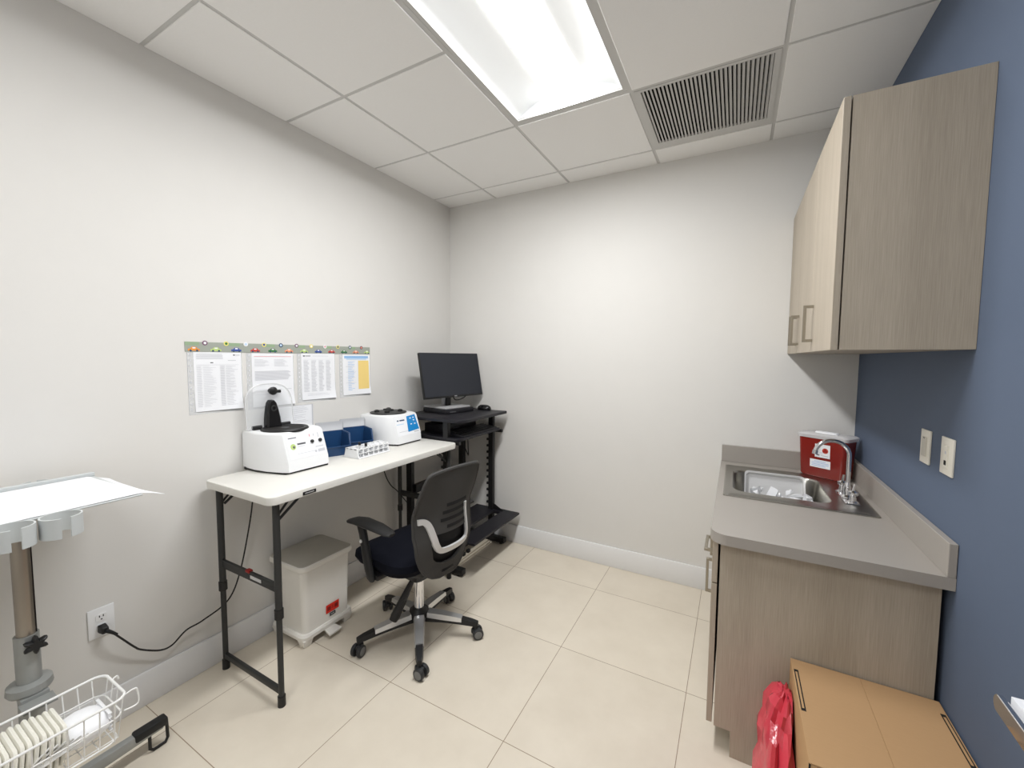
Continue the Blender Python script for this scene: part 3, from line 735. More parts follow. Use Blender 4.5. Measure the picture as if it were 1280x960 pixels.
# ------------------------------------------------------------------ far centrifuge (flat dark lid)
qx0, qx1, qy0, qy1, qh = 0.008, 0.300, -0.942, -0.700, 0.192
t = thing('centrifuge', 'white centrifuge with blue key panel at far end of the table', 'centrifuge', (0.16, -0.82, Z0))
b = MB().m('white_plastic'); centrifuge_body(b, qx0, qx1, qy0, qy1, Z0, qh, 0.045); b.build('housing', t, sharp=50)
b = MB().m('black'); b.box(qx0+0.015, qx1-0.012, qy0+0.012, qy1-0.010, Z0, Z0+0.014, bev=0.004); b.build('base', t)
lc = (0.128, -0.842, Z0+qh)
b = MB().m('grey_metal'); b.lathe([(0.112, 0.0), (0.118, 0.004), (0.116, 0.008), (0.095, 0.012), (0.060, 0.014), (0.030, 0.018)], lc, 40); lid = b.build('lid', t)
for a in (0.5, 2.35, 4.3, 5.4):
    b = MB().m('black'); px, py = lc[0]+0.078*math.cos(a), lc[1]+0.078*math.sin(a); b.lathe([(0.014, 0.009), (0.017, 0.013), (0.016, 0.022), (0.009, 0.026)], (px, py, lc[2]), 14); b.build('lid_knob', lid)
b = MB().m('black'); b.box(lc[0]-0.035, lc[0]+0.035, lc[1]-0.016, lc[1]+0.016, lc[2]+0.012, lc[2]+0.027, bev=0.005); b.build('lid_handle', lid)
a_ = (qx1, 0.045, qh)
b = MB().m('paper'); fr(b, -0.925, -0.715, 0.060, 0.178, *a_, off=0.0008)
b.m('cyan')
b.quad(on_front(*a_, -0.828, 0.076, 0.0014), on_front(*a_, -0.722, 0.084, 0.0014), on_front(*a_, -0.734, 0.180, 0.0014), on_front(*a_, -0.814, 0.174, 0.0014))
b.m('dkblue'); fr(b, -0.905, -0.890, 0.150, 0.158, *a_); fr(b, -0.882, -0.838, 0.150, 0.158, *a_); b.m('pblue2'); fr(b, -0.915, -0.850, 0.128, 0.133, *a_); b.m('ink'); fr(b, -0.905, -0.820, 0.082, 0.085, *a_); fr(b, -0.775, -0.730, 0.068, 0.076, *a_)
b.m('cwhite')
for (yy, zz) in ((-0.783, 0.160), (-0.755, 0.162), (-0.756, 0.145), (-0.786, 0.122), (-0.752, 0.122)): fr(b, yy-0.007, yy+0.007, zz-0.003, zz+0.003, *a_, off=0.002)
b.build('key_panel', t)

# ------------------------------------------------------------------ blue hopper bins with clear lids
def hopper(label, loc, rz):
    t = thing('storage_bin', label, 'storage bin', loc, rz, 'blue storage bins on the table')
    # local: opens toward +x, width along y
    def shell(g, z0):
        wb, wt = 0.058-g, 0.070-g
        # profile points (x, z) of side wall: back bottom, back top, shoulder, lip, front bottom
        return [(-0.075+g, z0), (-0.085+g, 0.108), (0.030, 0.108), (0.072-g, 0.050), (0.058-g, z0)], wb, wt
    b = MB().m('bin_blue')
    P, wb, wt = shell(0, 0.0); Q, vb, vt = shell(0.0035, 0.004)
    def wid(z, a, c): return a + (c-a)*min(1, z/0.108)
    for s in (-1, 1):
        o_ = [(x, s*wid(z, wb, wt), z) for x, z in P]; i_ = [(x, s*wid(z, vb, vt), z) for x, z in Q]
        b.hexa(o_, i_) if s > 0 else b.hexa(i_, o_)
    b.hexa([(P[0][0], -wb, 0), (P[0][0], wb, 0), (P[4][0], wb, 0), (P[4][0], -wb, 0)], [(Q[0][0], -wb, 0.004), (Q[0][0], wb, 0.004), (Q[4][0], wb, 0.004), (Q[4][0], -wb, 0.004)])
    b.hexa([(P[0][0], -wb, 0), (P[0][0], wb, 0), (P[1][0], wt, 0.108), (P[1][0], -wt, 0.108)], [(Q[0][0], -wb, 0), (Q[0][0], wb, 0), (Q[1][0], wt, 0.108), (Q[1][0], -wt, 0.108)])
    wl = wid(0.050, wb, wt)
    b.hexa([(P[4][0], -wb, 0), (P[4][0], wb, 0), (P[3][0], wl, 0.050), (P[3][0], -wl, 0.050)], [(Q[4][0]-0.001, -wb, 0), (Q[4][0]-0.001, wb, 0), (Q[3][0]-0.001, wl, 0.050), (Q[3][0]-0.001, -wl, 0.050)])
    b.build('tub', t, world=False)
    b = MB().m('bin_blue')
    rim = [(0.072, -wl, 0.050), (0.030, -wt-0.001, 0.108), (-0.086, -wt-0.001, 0.108), (-0.086, wt+0.001, 0.108), (0.030, wt+0.001, 0.108), (0.072, wl, 0.050)]
    b.tube(rim, 0.0035, 8, closed=True); b.build('rim', t, world=False)
    # clear lid hinged at the back, tipped open
    b = MB().m('lid_film')
    pr = [(-0.086, 0.112), (-0.088, 0.128), (-0.087, 0.146), (-0.080, 0.162)]
    b.loft([[(x, -wt, z) for x, z in pr], [(x, wt, z) for x, z in pr]], cap=False, closed=False)
    b.loft([[(x+0.003, -wt, z) for x, z in pr], [(x+0.003, wt, z) for x, z in pr]], cap=False, closed=False)
    for s in (-1, 1):
        b.face([b.bm.verts.new((x, s*wt, z)) for x, z in [(-0.086, 0.112), (-0.070, 0.112), (-0.066, 0.150), (-0.080, 0.162), (-0.087, 0.146), (-0.088, 0.128)]])
    b.build('lid', t, world=False)
    for ch in t.children:
        ch.data.transform(Matrix.Scale(1.09, 4))
    return t
hopper('blue hopper storage bin beside the near centrifuge, lid tipped open', (0.122, -1.262, Z0), math.radians(-22))
hopper('blue hopper storage bin beside the far centrifuge, behind the tube rack', (0.118, -1.092, Z0), math.radians(-22))

# ------------------------------------------------------------------ test tube rack
t = thing('tube_rack', 'white test tube rack at the front edge of the white table', 'rack', (0.29, -1.16, Z0))
b = MB().m('white_plastic'); kx0, kx1, ky0, ky1 = 0.228, 0.352, -1.282, -1.052
b.box(kx0, kx1, ky0, ky1, Z0, Z0+0.006, bev=0.002, seg=1)
b.build('base', t)
for yy in (ky0+0.003, ky1-0.003):
    b = MB().m('white_plastic'); b.hexa([(kx0+0.004, yy-0.003, Z0+0.006), (kx1-0.004, yy-0.003, Z0+0.006), (kx1-0.004, yy+0.003, Z0+0.006), (kx0+0.004, yy+0.003, Z0+0.006)], [(kx0+0.018, yy-0.003, Z0+0.055), (kx1-0.018, yy-0.003, Z0+0.055), (kx1-0.018, yy+0.003, Z0+0.055), (kx0+0.018, yy+0.003, Z0+0.055)]); b.build('end_plate', t)
def holed(b, z, x0, x1, y0, y1, nx, ny, r, th):
    for i in range(nx):
        for j in range(ny):
            ax0, ax1 = x0+(x1-x0)*i/nx, x0+(x1-x0)*(i+1)/nx; ay0, ay1 = y0+(y1-y0)*j/ny, y0+(y1-y0)*(j+1)/ny
            cx, cy = (ax0+ax1)/2, (ay0+ay1)/2; n = 16
            ring = lambda rr, zz: [(cx+rr*math.cos(2*PI*k/n), cy+rr*math.sin(2*PI*k/n), zz) for k in range(n)]
            sq = []
            for k in range(n):
                a = 2*PI*k/n; c_, s_ = math.cos(a), math.sin(a); q = max(abs(c_)/((ax1-ax0)/2), abs(s_)/((ay1-ay0)/2)); sq.append((cx+c_/q, cy+s_/q))
            b.loft([[(x, y, z+th) for x, y in sq], ring(r, z+th), ring(r, z), [(x, y, z) for x, y in sq], [(x, y, z+th) for x, y in sq]], cap=False)
b = MB().m('white_plastic'); holed(b, Z0+0.048, kx0+0.012, kx1-0.012, ky0, ky1, 3, 6, 0.0135, 0.005)
b.build('top_shelf', t)
b = MB().m('white_plastic'); holed(b, Z0+0.026, kx0+0.008, kx1-0.008, ky0+0.006, ky1-0.006, 3, 6, 0.0135, 0.003); b.build('middle_shelf', t)
for j in range(7):
    yy = ky0 + 0.004 + (ky1-ky0-0.008)*j/6
    for xx in (kx0+0.014, kx1-0.016):
        b = MB().m('white_plastic'); b.box(xx, xx+0.004, yy-0.003, yy+0.003, Z0+0.006, Z0+0.048); b.build('pillar', t)
for j in range(6):
    yy = ky0 + (ky1-ky0)*(j+0.5)/6
    b = MB().m('white_plastic'); b.lathe([(0.0145, 0.053), (0.0150, 0.056), (0.0138, 0.062), (0.0120, 0.062), (0.0110, 0.050)], (kx0+0.012+(kx1-kx0-0.024)*(0.5), yy, Z0), 16, cap=False); b.build('collar', t)
for (px, py, an, lab) in ((0.318, -1.243, 0.5, 'small dark tube tilted in the near end of the tube rack'), (0.322, -1.205, 0.2, 'short dark tube standing lower in the tube rack')):
    tt = thing('sample_tube', lab, 'tube', (px, py, Z0+0.0065)); tp = Vector((px+0.0, py-0.010*an, Z0+0.075 if an > 0.3 else Z0+0.062))
    b = MB().m('frost'); b.tube([(px, py, Z0+0.0065), tp], 0.006, 12); b.build('glass', tt)
    b = MB().m('black'); d = (tp-Vector((px, py, Z0))).normalized(); b.tube([tp-d*0.004, tp+d*0.012], 0.0075, 12); b.build('stopper', tt)

# ------------------------------------------------------------------ step-on waste bin
t = thing('waste_bin', 'white step-on medical waste bin under the folding table', 'waste bin', (0.165, -1.437, 0))
b = MB().m('cream'); wx, wy = 0.160, -1.447
b.loft([rrect(wx, wy, 0.125, 0.136, 0.028, 0.062), rrect(wx, wy, 0.128, 0.140, 0.030, 0.20), rrect(wx, wy, 0.133, 0.146, 0.030, 0.398)])
b.build('body', t)
b = MB().m('cream'); wx2 = wx+0.001
b.loft([rrect(wx2, wy, 0.137, 0.151, 0.030, 0.396), rrect(wx2, wy, 0.145, 0.159, 0.034, 0.404), rrect(wx2, wy, 0.146, 0.160, 0.035, 0.422), rrect(wx2, wy, 0.141, 0.155, 0.032, 0.428)])
b.m('bin_lid_shaded'); b.loft([rrect(wx2, wy, 0.141, 0.155, 0.032, 0.428), rrect(wx2, wy, 0.137, 0.151, 0.030, 0.4305)])  # grey top face, with its shading put into the colour
b.build('lid', t)
b = MB().m('cream')
b.loft([rrect(wx, wy, 0.138, 0.152, 0.032, 0.040), rrect(wx, wy, 0.140, 0.154, 0.034, 0.058), rrect(wx, wy, 0.134, 0.148, 0.030, 0.068)])
for sx in (-1, 1):
    for sy in (-1, 1):
        fx_, fy_ = wx+sx*0.106, wy+sy*0.120
        b.hexa([(fx_-0.020, fy_-0.020, 0), (fx_+0.020, fy_-0.020, 0), (fx_+0.020, fy_+0.020, 0), (fx_-0.020, fy_+0.020, 0)], [(fx_-0.030, fy_-0.030, 0.042), (fx_+0.029, fy_-0.029, 0.042), (fx_+0.029, fy_+0.029, 0.042), (fx_-0.030, fy_+0.030, 0.042)], bev=0.004)
b.build('base', t)
b = MB().m('cream'); b.hexa([(wx+0.13, wy-0.030, 0.030), (wx+0.185, wy-0.038, 0.022), (wx+0.185, wy+0.038, 0.022), (wx+0.13, wy+0.030, 0.030)], [(wx+0.13, wy-0.030, 0.042), (wx+0.187, wy-0.038, 0.034), (wx+0.187, wy+0.038, 0.034), (wx+0.13, wy+0.030, 0.042)], bev=0.003); b.build('pedal', t)
b = MB().m('label_red'); lx = wx+0.1295
def lq(ya, yb, za, zb, off):
    P = []
    for y, z in ((ya, za), (yb, za), (yb, zb), (ya, zb)): P.append((wx+0.1275+0.005*max(0, (z-0.10))/0.2+off, y, z))
    b.quad(*P)
lq(-1.462, -1.382, 0.112, 0.158, 0.0010)
b.m('label_dkred'); lq(-1.454, -1.434, 0.124, 0.146, 0.0014); lq(-1.410, -1.390, 0.124, 0.146, 0.0014); lq(-1.428, -1.416, 0.130, 0.134, 0.0014); lq(-1.428, -1.416, 0.140, 0.144, 0.0014)
o = b.build('warning_label', t); o['label'] = 'bright red warning label'
b = MB().m('black'); lq(-1.440, -1.404, 0.090, 0.106, 0.0010); b.m('silver'); lq(-1.434, -1.410, 0.096, 0.100, 0.0013); o = b.build('badge', t); o['label'] = 'small black badge'

# ------------------------------------------------------------------ computer cart in the corner
KZ = 1.064
t = thing('computer_cart', 'black two-shelf computer cart in the back left corner', 'computer cart', (0.33, -0.36, 0))
b = MB().m('cart_black'); P0 = []
cxa, cxb, cya, cyb = 0.030, 0.596, -0.664, -0.056
out = [(cxa, cyb), (cxa, cya)]
for k in range(9): a = -PI/2 + (PI/2)*k/8; out.append((cxb-0.07+0.07*math.cos(a), cya+0.07+0.07*math.sin(a)))
for k in range(5): a = (PI/2)*k/4; out.append((cxb-0.012+0.012*math.cos(a), cyb-0.012+0.012*math.sin(a)))
b.hexa([(x, y, KZ-0.019) for x, y in out], [(x, y, KZ) for x, y in out], bev=0.002); b.build('top_board', t)
b = MB().m('cart_black'); out2 = [(0.13, -0.105), (0.13, -0.630)]
for k in range(7): a = -PI/2 + (PI/2)*k/6; out2.append((0.56-0.05+0.05*math.cos(a), -0.640+0.05+0.05*math.sin(a)))
for k in range(5): a = (PI/2)*k/4; out2.append((0.56-0.02+0.02*math.cos(a), -0.095-0.02+0.02*math.sin(a)))
b.hexa([(x, y, 0.918) for x, y in out2], [(x, y, 0.936) for x, y in out2], bev=0.002); b.build('keyboard_tray', t)
for (px, py, tooth) in ((0.462, -0.072, 1), (0.440, -0.620, 1), (0.175, -0.072, 0), (0.110, -0.620, 0)):
    b = MB().m('black'); d = 0.021 if tooth else 0.025
    b.box(px-d, px+d, py-0.016, py+0.016, 0.045, KZ-0.0195, bev=0.002, seg=1)
    if tooth:
        for k in range(12): z = 0.31 + k*0.051; b.box(px-d-0.020, px-d, py-0.010, py+0.010, z, z+0.017)
    b.build('post', t)
for py in (-0.072, -0.630):
    b = MB().m('black'); b.box(0.020, 0.590, py-0.022, py+0.022, 0.012, 0.052, bev=0.004)
    for xx in (0.06, 0.555): b.cyl((xx, py, 0), (xx, py, 0.014), 0.016)
    b.build('foot', t)
    b = MB().m('black'); b.hexa([(0.46, py-0.003, 0.232), (0.64, py-0.003, 0.232), (0.64, py+0.003, 0.232), (0.46, py+0.003, 0.232)], [(0.46, py-0.003, 0.32), (0.47, py-0.003, 0.32), (0.47, py+0.003, 0.32), (0.46, py+0.003, 0.32)])
    o = b.build('shelf_bracket', t)
    b = MB().m('black'); b.box(0.13, 0.56, py-0.010, py+0.010, 0.895, 0.917); b.build('tray_rail', t)
b = MB().m('cart_black'); b.box(0.562, 0.700, -0.665, -0.038, 0.250, 0.266, bev=0.002, seg=1); b.box(0.300, 0.500, -0.665, -0.038, 0.250, 0.266, bev=0.002, seg=1)
b.box(0.500, 0.570, -0.665, -0.600, 0.250, 0.266); b.box(0.500, 0.570, -0.100, -0.038, 0.250, 0.266)
b.build('lower_shelf', t)
b = MB().m('black'); b.box(0.13, 0.16, -0.614, -0.088, 0.50, 0.56); b.box(0.13, 0.16, -0.614, -0.088, 0.060, 0.11); b.build('back_rail', t)

# monitor
yaw, tilt = -0.2031, 0.1963
t = thing('monitor', 'black flat computer monitor on a silver stand in the corner', 'monitor', (0.215, -0.315, KZ+0.034), yaw)
R = Matrix.Translation((0.267, -0.316, 1.346)) @ Matrix.Rotation(yaw, 4, 'Z') @ Matrix.Rotation(-tilt, 4, 'Y')
b = MB().m('black'); b.box(-0.022, 0.0, -0.29, 0.29, -0.168, 0.168, bev=0.003, mx=R); b.box(-0.045, -0.022, -0.15, 0.15, -0.10, 0.10, bev=0.006, mx=R)
pan = b.build('panel', t)
b = MB().m('screen'); b.box(0.0003, 0.0012, -0.285, 0.285, -0.155, 0.163, mx=R); b.build('screen', pan)
b = MB().m('stand_silver'); b.box(0.0004, 0.0014, -0.012, 0.012, -0.1645, -0.1575, mx=R); b.build('badge', pan)
Rb = Matrix.Translation((0.212, -0.318, KZ+0.034)) @ Matrix.Rotation(yaw, 4, 'Z')
b = MB().m('stand_silver'); b.box(-0.135, 0.125, -0.125, 0.125, 0.0, 0.012, bev=0.003, mx=Rb); b.build('stand_base', t)
b = MB().m('stand_silver'); b.box(-0.030, -0.008, -0.034, 0.034, 0.012, 0.235, bev=0.003, mx=Rb); b.m('black'); b.box(-0.008, 0.004, -0.012, 0.034, 0.012, 0.20, bev=0.002, mx=Rb); b.build('stand_neck', t)
b = MB().m('black')
b.tube(smooth_path([Rb @ Vector(p) for p in [(-0.004, 0.05, 0.13), (0.0, 0.07, 0.06), (-0.01, 0.12, 0.045), (-0.04, 0.21, 0.055), (-0.05, 0.25, 0.08), (-0.05, 0.255, 0.12)]]), 0.004, 8)
b.build('cable', t)
b = MB().m('cart_black'); b.box(-0.120, 0.135, -0.135, 0.150, -0.033, -0.001, bev=0.004, mx=Rb); b.m('ink_dark'); b.box(0.135, 0.1355, -0.09, -0.03, -0.024, -0.018, mx=Rb)
tag(b.build('desktop_computer', None, (0.212, -0.318, KZ+0.0005)), 'flat black desktop unit under the monitor stand', 'computer')
# mouse and its lead
t = thing('computer_mouse', 'black computer mouse on the right end of the cart top', 'computer mouse', (0.405, -0.092, KZ))
b = MB().m('black_gloss'); L = []
for z, sx, sy in ((0.0, 0.052, 0.030), (0.010, 0.056, 0.032), (0.024, 0.050, 0.028), (0.034, 0.034, 0.019), (0.037, 0.015, 0.008)): L.append([(0.405+sx*1.1*math.cos(2*PI*k/24), -0.092+sy*1.1*math.sin(2*PI*k/24), KZ+z*1.1) for k in range(24)])
b.loft(L); b.build('shell', t)
b = MB().m('black'); b.tube(smooth_path([(0.345, -0.092, KZ+0.010), (0.25, -0.10, KZ+0.004), (0.15, -0.085, KZ+0.004), (0.06, -0.075, KZ+0.004)]), 0.0028, 6); b.build('lead', t)
# keyboard
t = thing('keyboard', 'black keyboard lying on the pull-out cart tray', 'keyboard', (0.47, -0.34, 0.936), math.radians(0))
b = MB().m('cart_black'); b.hexa([(0.410, -0.575, 0.9365), (0.550, -0.575, 0.9365), (0.550, -0.135, 0.9365), (0.410, -0.135, 0.9365)], [(0.412, -0.573, 0.962), (0.548, -0.573, 0.948), (0.548, -0.137, 0.948), (0.412, -0.137, 0.962)], bev=0.002); b.build('case', t)
b = MB().m('black')
for r_ in range(5):
    for c_ in range(17):
        x = 0.426 + r_*0.024; y = -0.560 + c_*0.0245; z = 0.962 - (x-0.412)/0.136*0.014
        b.box(x-0.010, x+0.010, y-0.0, y+0.021, z-0.001, z+0.005)
b.build('keys', t)
b = MB().m('cart_black'); b.box(0.16, 0.36, -0.52, -0.14, 0.9365, 1.000, bev=0.004); b.m('ink_dark'); b.box(0.36, 0.3605, -0.44, -0.36, 0.96, 0.965)
tag(b.build('printer_unit', None, (0.26, -0.34, 0.9365)), 'low black device on the cart tray behind the keyboard', 'device')
# power strip on the floor under the cart
t = thing('power_strip', 'beige power strip on the floor under the black cart', 'power strip', (0.475, -0.30, 0))
b = MB().m('strip'); b.box(0.425, 0.455, -0.570, -0.105, 0.0, 0.022, bev=0.004); b.box(0.462, 0.476, -0.570, -0.105, 0.0, 0.016, bev=0.003); b.build('body', t)
b = MB().m('black')
for k in range(3): b.box(0.430, 0.452, -0.50+k*0.06, -0.47+k*0.06, 0.022, 0.045, bev=0.004)
b.tube(smooth_path([(0.44, -0.49, 0.04), (0.45, -0.46, 0.09), (0.42, -0.42, 0.06), (0.45, -0.38, 0.10), (0.40, -0.34, 0.05), (0.30, -0.33, 0.02)]), 0.004, 8)
b.build('plug', t)
for k, (pp, lab) in enumerate(((((0.10, -0.600, 0.70), (0.10, -0.56, 0.78), (0.12, -0.50, 0.735), (0.12, -0.40, 0.72), (0.13, -0.30, 0.735)), 'thin black lead looping behind the cart posts, nearer the wall'), (((0.30, -0.26, 0.90), (0.30, -0.24, 0.82), (0.31, -0.20, 0.74), (0.30, -0.16, 0.70), (0.29, -0.15, 0.76), (0.30, -0.17, 0.915)), 'short black lead hanging under the cart keyboard tray'))):
    b = MB().m('black'); b.tube(smooth_path(pp), 0.004, 8); tag(b.build('cable', None, pp[0]), lab, 'cord')

# ------------------------------------------------------------------ office chair
FA = math.radians(172.0)
t = thing('office_chair', 'black mesh-back swivel office chair in front of the folding table', 'chair', (0.714, -1.215, 0), FA)
# local: +x forward, +y left
def lb(b, name, parent=t): return b.build(name, parent, world=False)
# seat
b = MB().m('navy'); L = []
def seat_loop(z, sx, sy, r, dz=0):
    P = rrect(0.052, 0, sx, sy, r, z, n=8)
    return [(x, y, zz - max(0, x-0.12)**2*1.1 + 0.10*max(0, abs(y)-0.15)**2*4) for x, y, zz in P]
b.loft([seat_loop(0.425, 0.165, 0.19, 0.10), seat_loop(0.435, 0.205, 0.236, 0.11), seat_loop(0.465, 0.220, 0.252, 0.115), seat_loop(0.495, 0.215, 0.247, 0.11), seat_loop(0.512, 0.185, 0.215, 0.10), seat_loop(0.518, 0.10, 0.12, 0.06)])
lb(b, 'seat')
b = MB().m('black'); b.loft([rrect(0, 0, 0.10, 0.10, 0.03, 0.355), rrect(0, 0, 0.12, 0.11, 0.03, 0.385), rrect(0.045, 0, 0.16, 0.19, 0.08, 0.415), rrect(0.05, 0, 0.17, 0.20, 0.09, 0.428)]); lb(b, 'seat_pan')
# backrest shell
def tab(T_, z):
    if z <= T_[0][0]: return T_[0][1]
    for (a, p), (c, q) in zip(T_[:-1], T_[1:]):
        if a <= z <= c: return p + (q-p)*(z-a)/(c-a)
    return T_[-1][1]
def hw_(z): return tab([(0.405, 0.048), (0.415, 0.085), (0.44, 0.122), (0.473, 0.145), (0.51, 0.163), (0.551, 0.177), (0.642, 0.188), (0.723, 0.188), (0.826, 0.186), (0.90, 0.176), (0.935, 0.166), (0.945, 0.150)], z)
def wrap(z): return tab([(0.42, 1.4), (0.55, 1.4), (0.64, 1.8), (0.74, 1.9), (0.83, 1.1), (0.945, 0.2)], z)
def bx_(y, z): return -0.238 - 0.13*(z-0.6) - 0.016*math.exp(-((z-0.60)/0.09)**2) + wrap(z)*y*y
def ow(z): return tab([(0.475, 0.035), (0.490, 0.072), (0.515, 0.098), (0.58, 0.116), (0.68, 0.124), (0.80, 0.126)], z)
zs = [0.405, 0.410, 0.415, 0.427, 0.44, 0.457, 0.475, 0.482, 0.490, 0.502, 0.515, 0.535, 0.556, 0.58, 0.60, 0.62, 0.64, 0.66, 0.68, 0.70, 0.72, 0.74, 0.76, 0.78, 0.80, 0.82, 0.84, 0.86, 0.88, 0.90, 0.91, 0.92, 0.93, 0.938, 0.945]
def back_grid(b, off):
    rows = []
    for z in zs:
        a = min(ow(z), hw_(z)*0.7); h = hw_(z); row = []
        for k in range(7): y = -h + (h-a)*k/6; row.append(y)
        for k in range(1, 10): row.append(-a + 2*a*k/10)
        for k in range(7): row.append(a + (h-a)*k/6)
        rows.append([b.bm.verts.new((bx_(y, z)+off, y, z)) for y in row])
    return rows
b = MB().m('mesh')
A = back_grid(b, 0.0); B = back_grid(b, 0.016)
def is_open(j, i): return 0.475 <= zs[j] < 0.63 and 6 <= i < 16
nj, ni = len(zs)-1, len(A[0])-1
for j in range(nj):
    for i in range(ni):
        if is_open(j, i): continue
        b.face([A[j][i], A[j][i+1], A[j+1][i+1], A[j+1][i]]); b.face([B[j][i], B[j+1][i], B[j+1][i+1], B[j][i+1]])
        for (jj, ii, e) in ((j, i-1, 'l'), (j, i+1, 'r'), (j-1, i, 'd'), (j+1, i, 'u')):
            if jj < 0 or jj >= nj or ii < 0 or ii >= ni or is_open(jj, ii):
                if e == 'l': q = [(j, i), (j+1, i)]
                elif e == 'r': q = [(j+1, i+1), (j, i+1)]
                elif e == 'd': q = [(j, i+1), (j, i)]
                else: q = [(j+1, i), (j+1, i+1)]
                (p0, q0), (p1, q1) = q
                b.face([A[p0][q0], A[p1][q1], B[p1][q1], B[p0][q0]])
back = lb(b, 'backrest')
# outer frame tube along the outline
b = MB().m('mesh'); P = []
for z in zs: P.append((bx_(hw_(z), z)+0.006, hw_(z), z))
top = [(bx_(y, 0.947)+0.006, y, 0.947+0.006*(1-(y/0.14)**2)) for y in [0.11, 0.06, 0, -0.06, -0.11]]
Q = [(x, -y, z) for x, y, z in P[::-1]]
b.tube(P + top + Q, 0.009, 8, closed=True); lb(b, 'back_frame', back)
# dark lumbar pad seen through the opening, with slots above
b = MB().m('mesh_dark'); rows = []
for z in (0.468, 0.50, 0.54, 0.58, 0.64):
    a = 0.125; rows.append([(bx_(y, z)+0.022, y, z) for y in [-a + 2*a*k/10 for k in range(11)]])
b.loft(rows, cap=False, closed=False); lb(b, 'lumbar_pad', back)
for zc, ya, yb in ((0.775, -0.100, 0.045), (0.740, -0.100, 0.065), (0.704, -0.098, 0.075), (0.668, -0.094, 0.040)):
    b = MB().m('mesh_dark'); rows = []
    for dz in (-0.008, 0.008): rows.append([(bx_(y, zc)-0.0015, y, zc+dz) for y in [ya+(yb-ya)*k/8 for k in range(9)]])
    b.loft(rows, cap=False, closed=False); lb(b, 'slot', back)
# silver U trim
b = MB().m('silver'); path = smooth_path([(0, 0.176, 0.716), (0, 0.150, 0.714), (0, 0.130, 0.686), (0, 0.112, 0.632), (0, 0.095, 0.585), (0, 0.066, 0.555), (0, -0.010, 0.550), (0, -0.090, 0.553), (0, -0.113, 0.574), (0, -0.108, 0.630), (0, -0.098, 0.690), (0, -0.090, 0.755)], 6)
L1 = []
for k, p in enumerate(path):
    tg = (path[min(k+1, len(path)-1)] - path[max(k-1, 0)]).normalized(); nn = Vector((0, -tg.z, tg.y))
    wdt = 0.0135 if k < len(path)*0.70 else 0.008
    a = p + nn*wdt; c = p - nn*wdt
    L1.append([(bx_(a.y, a.z)-0.010, a.y, a.z), (bx_(c.y, c.z)-0.010, c.y, c.z), (bx_(c.y, c.z)+0.004, c.y, c.z), (bx_(a.y, a.z)+0.004, a.y, a.z)])
b.loft(L1); o = lb(b, 'back_trim', back); o['label'] = 'curved silver trim strip'
b = MB().m('black'); b.hexa([(-0.10, -0.045, 0.385), (-0.10, 0.045, 0.385), (-0.225, 0.04, 0.43), (-0.225, -0.04, 0.43)], [(-0.10, -0.045, 0.41), (-0.10, 0.045, 0.41), (-0.205, 0.04, 0.46), (-0.205, -0.04, 0.46)], bev=0.006); lb(b, 'back_bracket')
# arms
for s in (1, -1):
    p_ = MB().m('black'); yy = s*0.268; L = []
    for x, hz, hy in ((-0.135, 0.006, 0.018), (-0.11, 0.011, 0.032), (-0.02, 0.013, 0.042), (0.10, 0.014, 0.045), (0.165, 0.012, 0.040), (0.195, 0.006, 0.024)):
        zc = 0.672 + 0.010*math.sin((x+0.135)/0.33*PI) - 0.10*max(0, x-0.12)
        L.append([(x, yy+hy*math.cos(2*PI*k/16), zc+hz*math.sin(2*PI*k/16)) for k in range(16)])
    p_.loft(L); pad = lb(p_, 'arm_pad')
    a_m = MB().m('black'); L = []
    for x, z, hx2, hy2 in ((0.105, 0.664, 0.026, 0.020), (0.090, 0.62, 0.024, 0.018), (0.070, 0.54, 0.028, 0.017), (0.045, 0.455, 0.032, 0.018), (0.030, 0.415, 0.027, 0.017), (0.026, 0.402, 0.014, 0.010)):
        L.append([(x+hx2*math.cos(2*PI*k/14), yy+hy2*math.sin(2*PI*k/14), z) for k in range(14)])
    a_m.loft(L); a_m.box(-0.010, 0.07, min(s*0.12, s*0.262), max(s*0.12, s*0.262), 0.408, 0.432, bev=0.006); arm = lb(a_m, 'arm_post')
    k_ = MB().m('silver'); k_.lathe([(0.009, 0), (0.009, 0.004), (0.005, 0.007)], (0.083, yy+s*0.017, 0.590), 14, mx=Matrix.Rotation(-s*PI/2, 4, 'X')); lb(k_, 'button', arm)
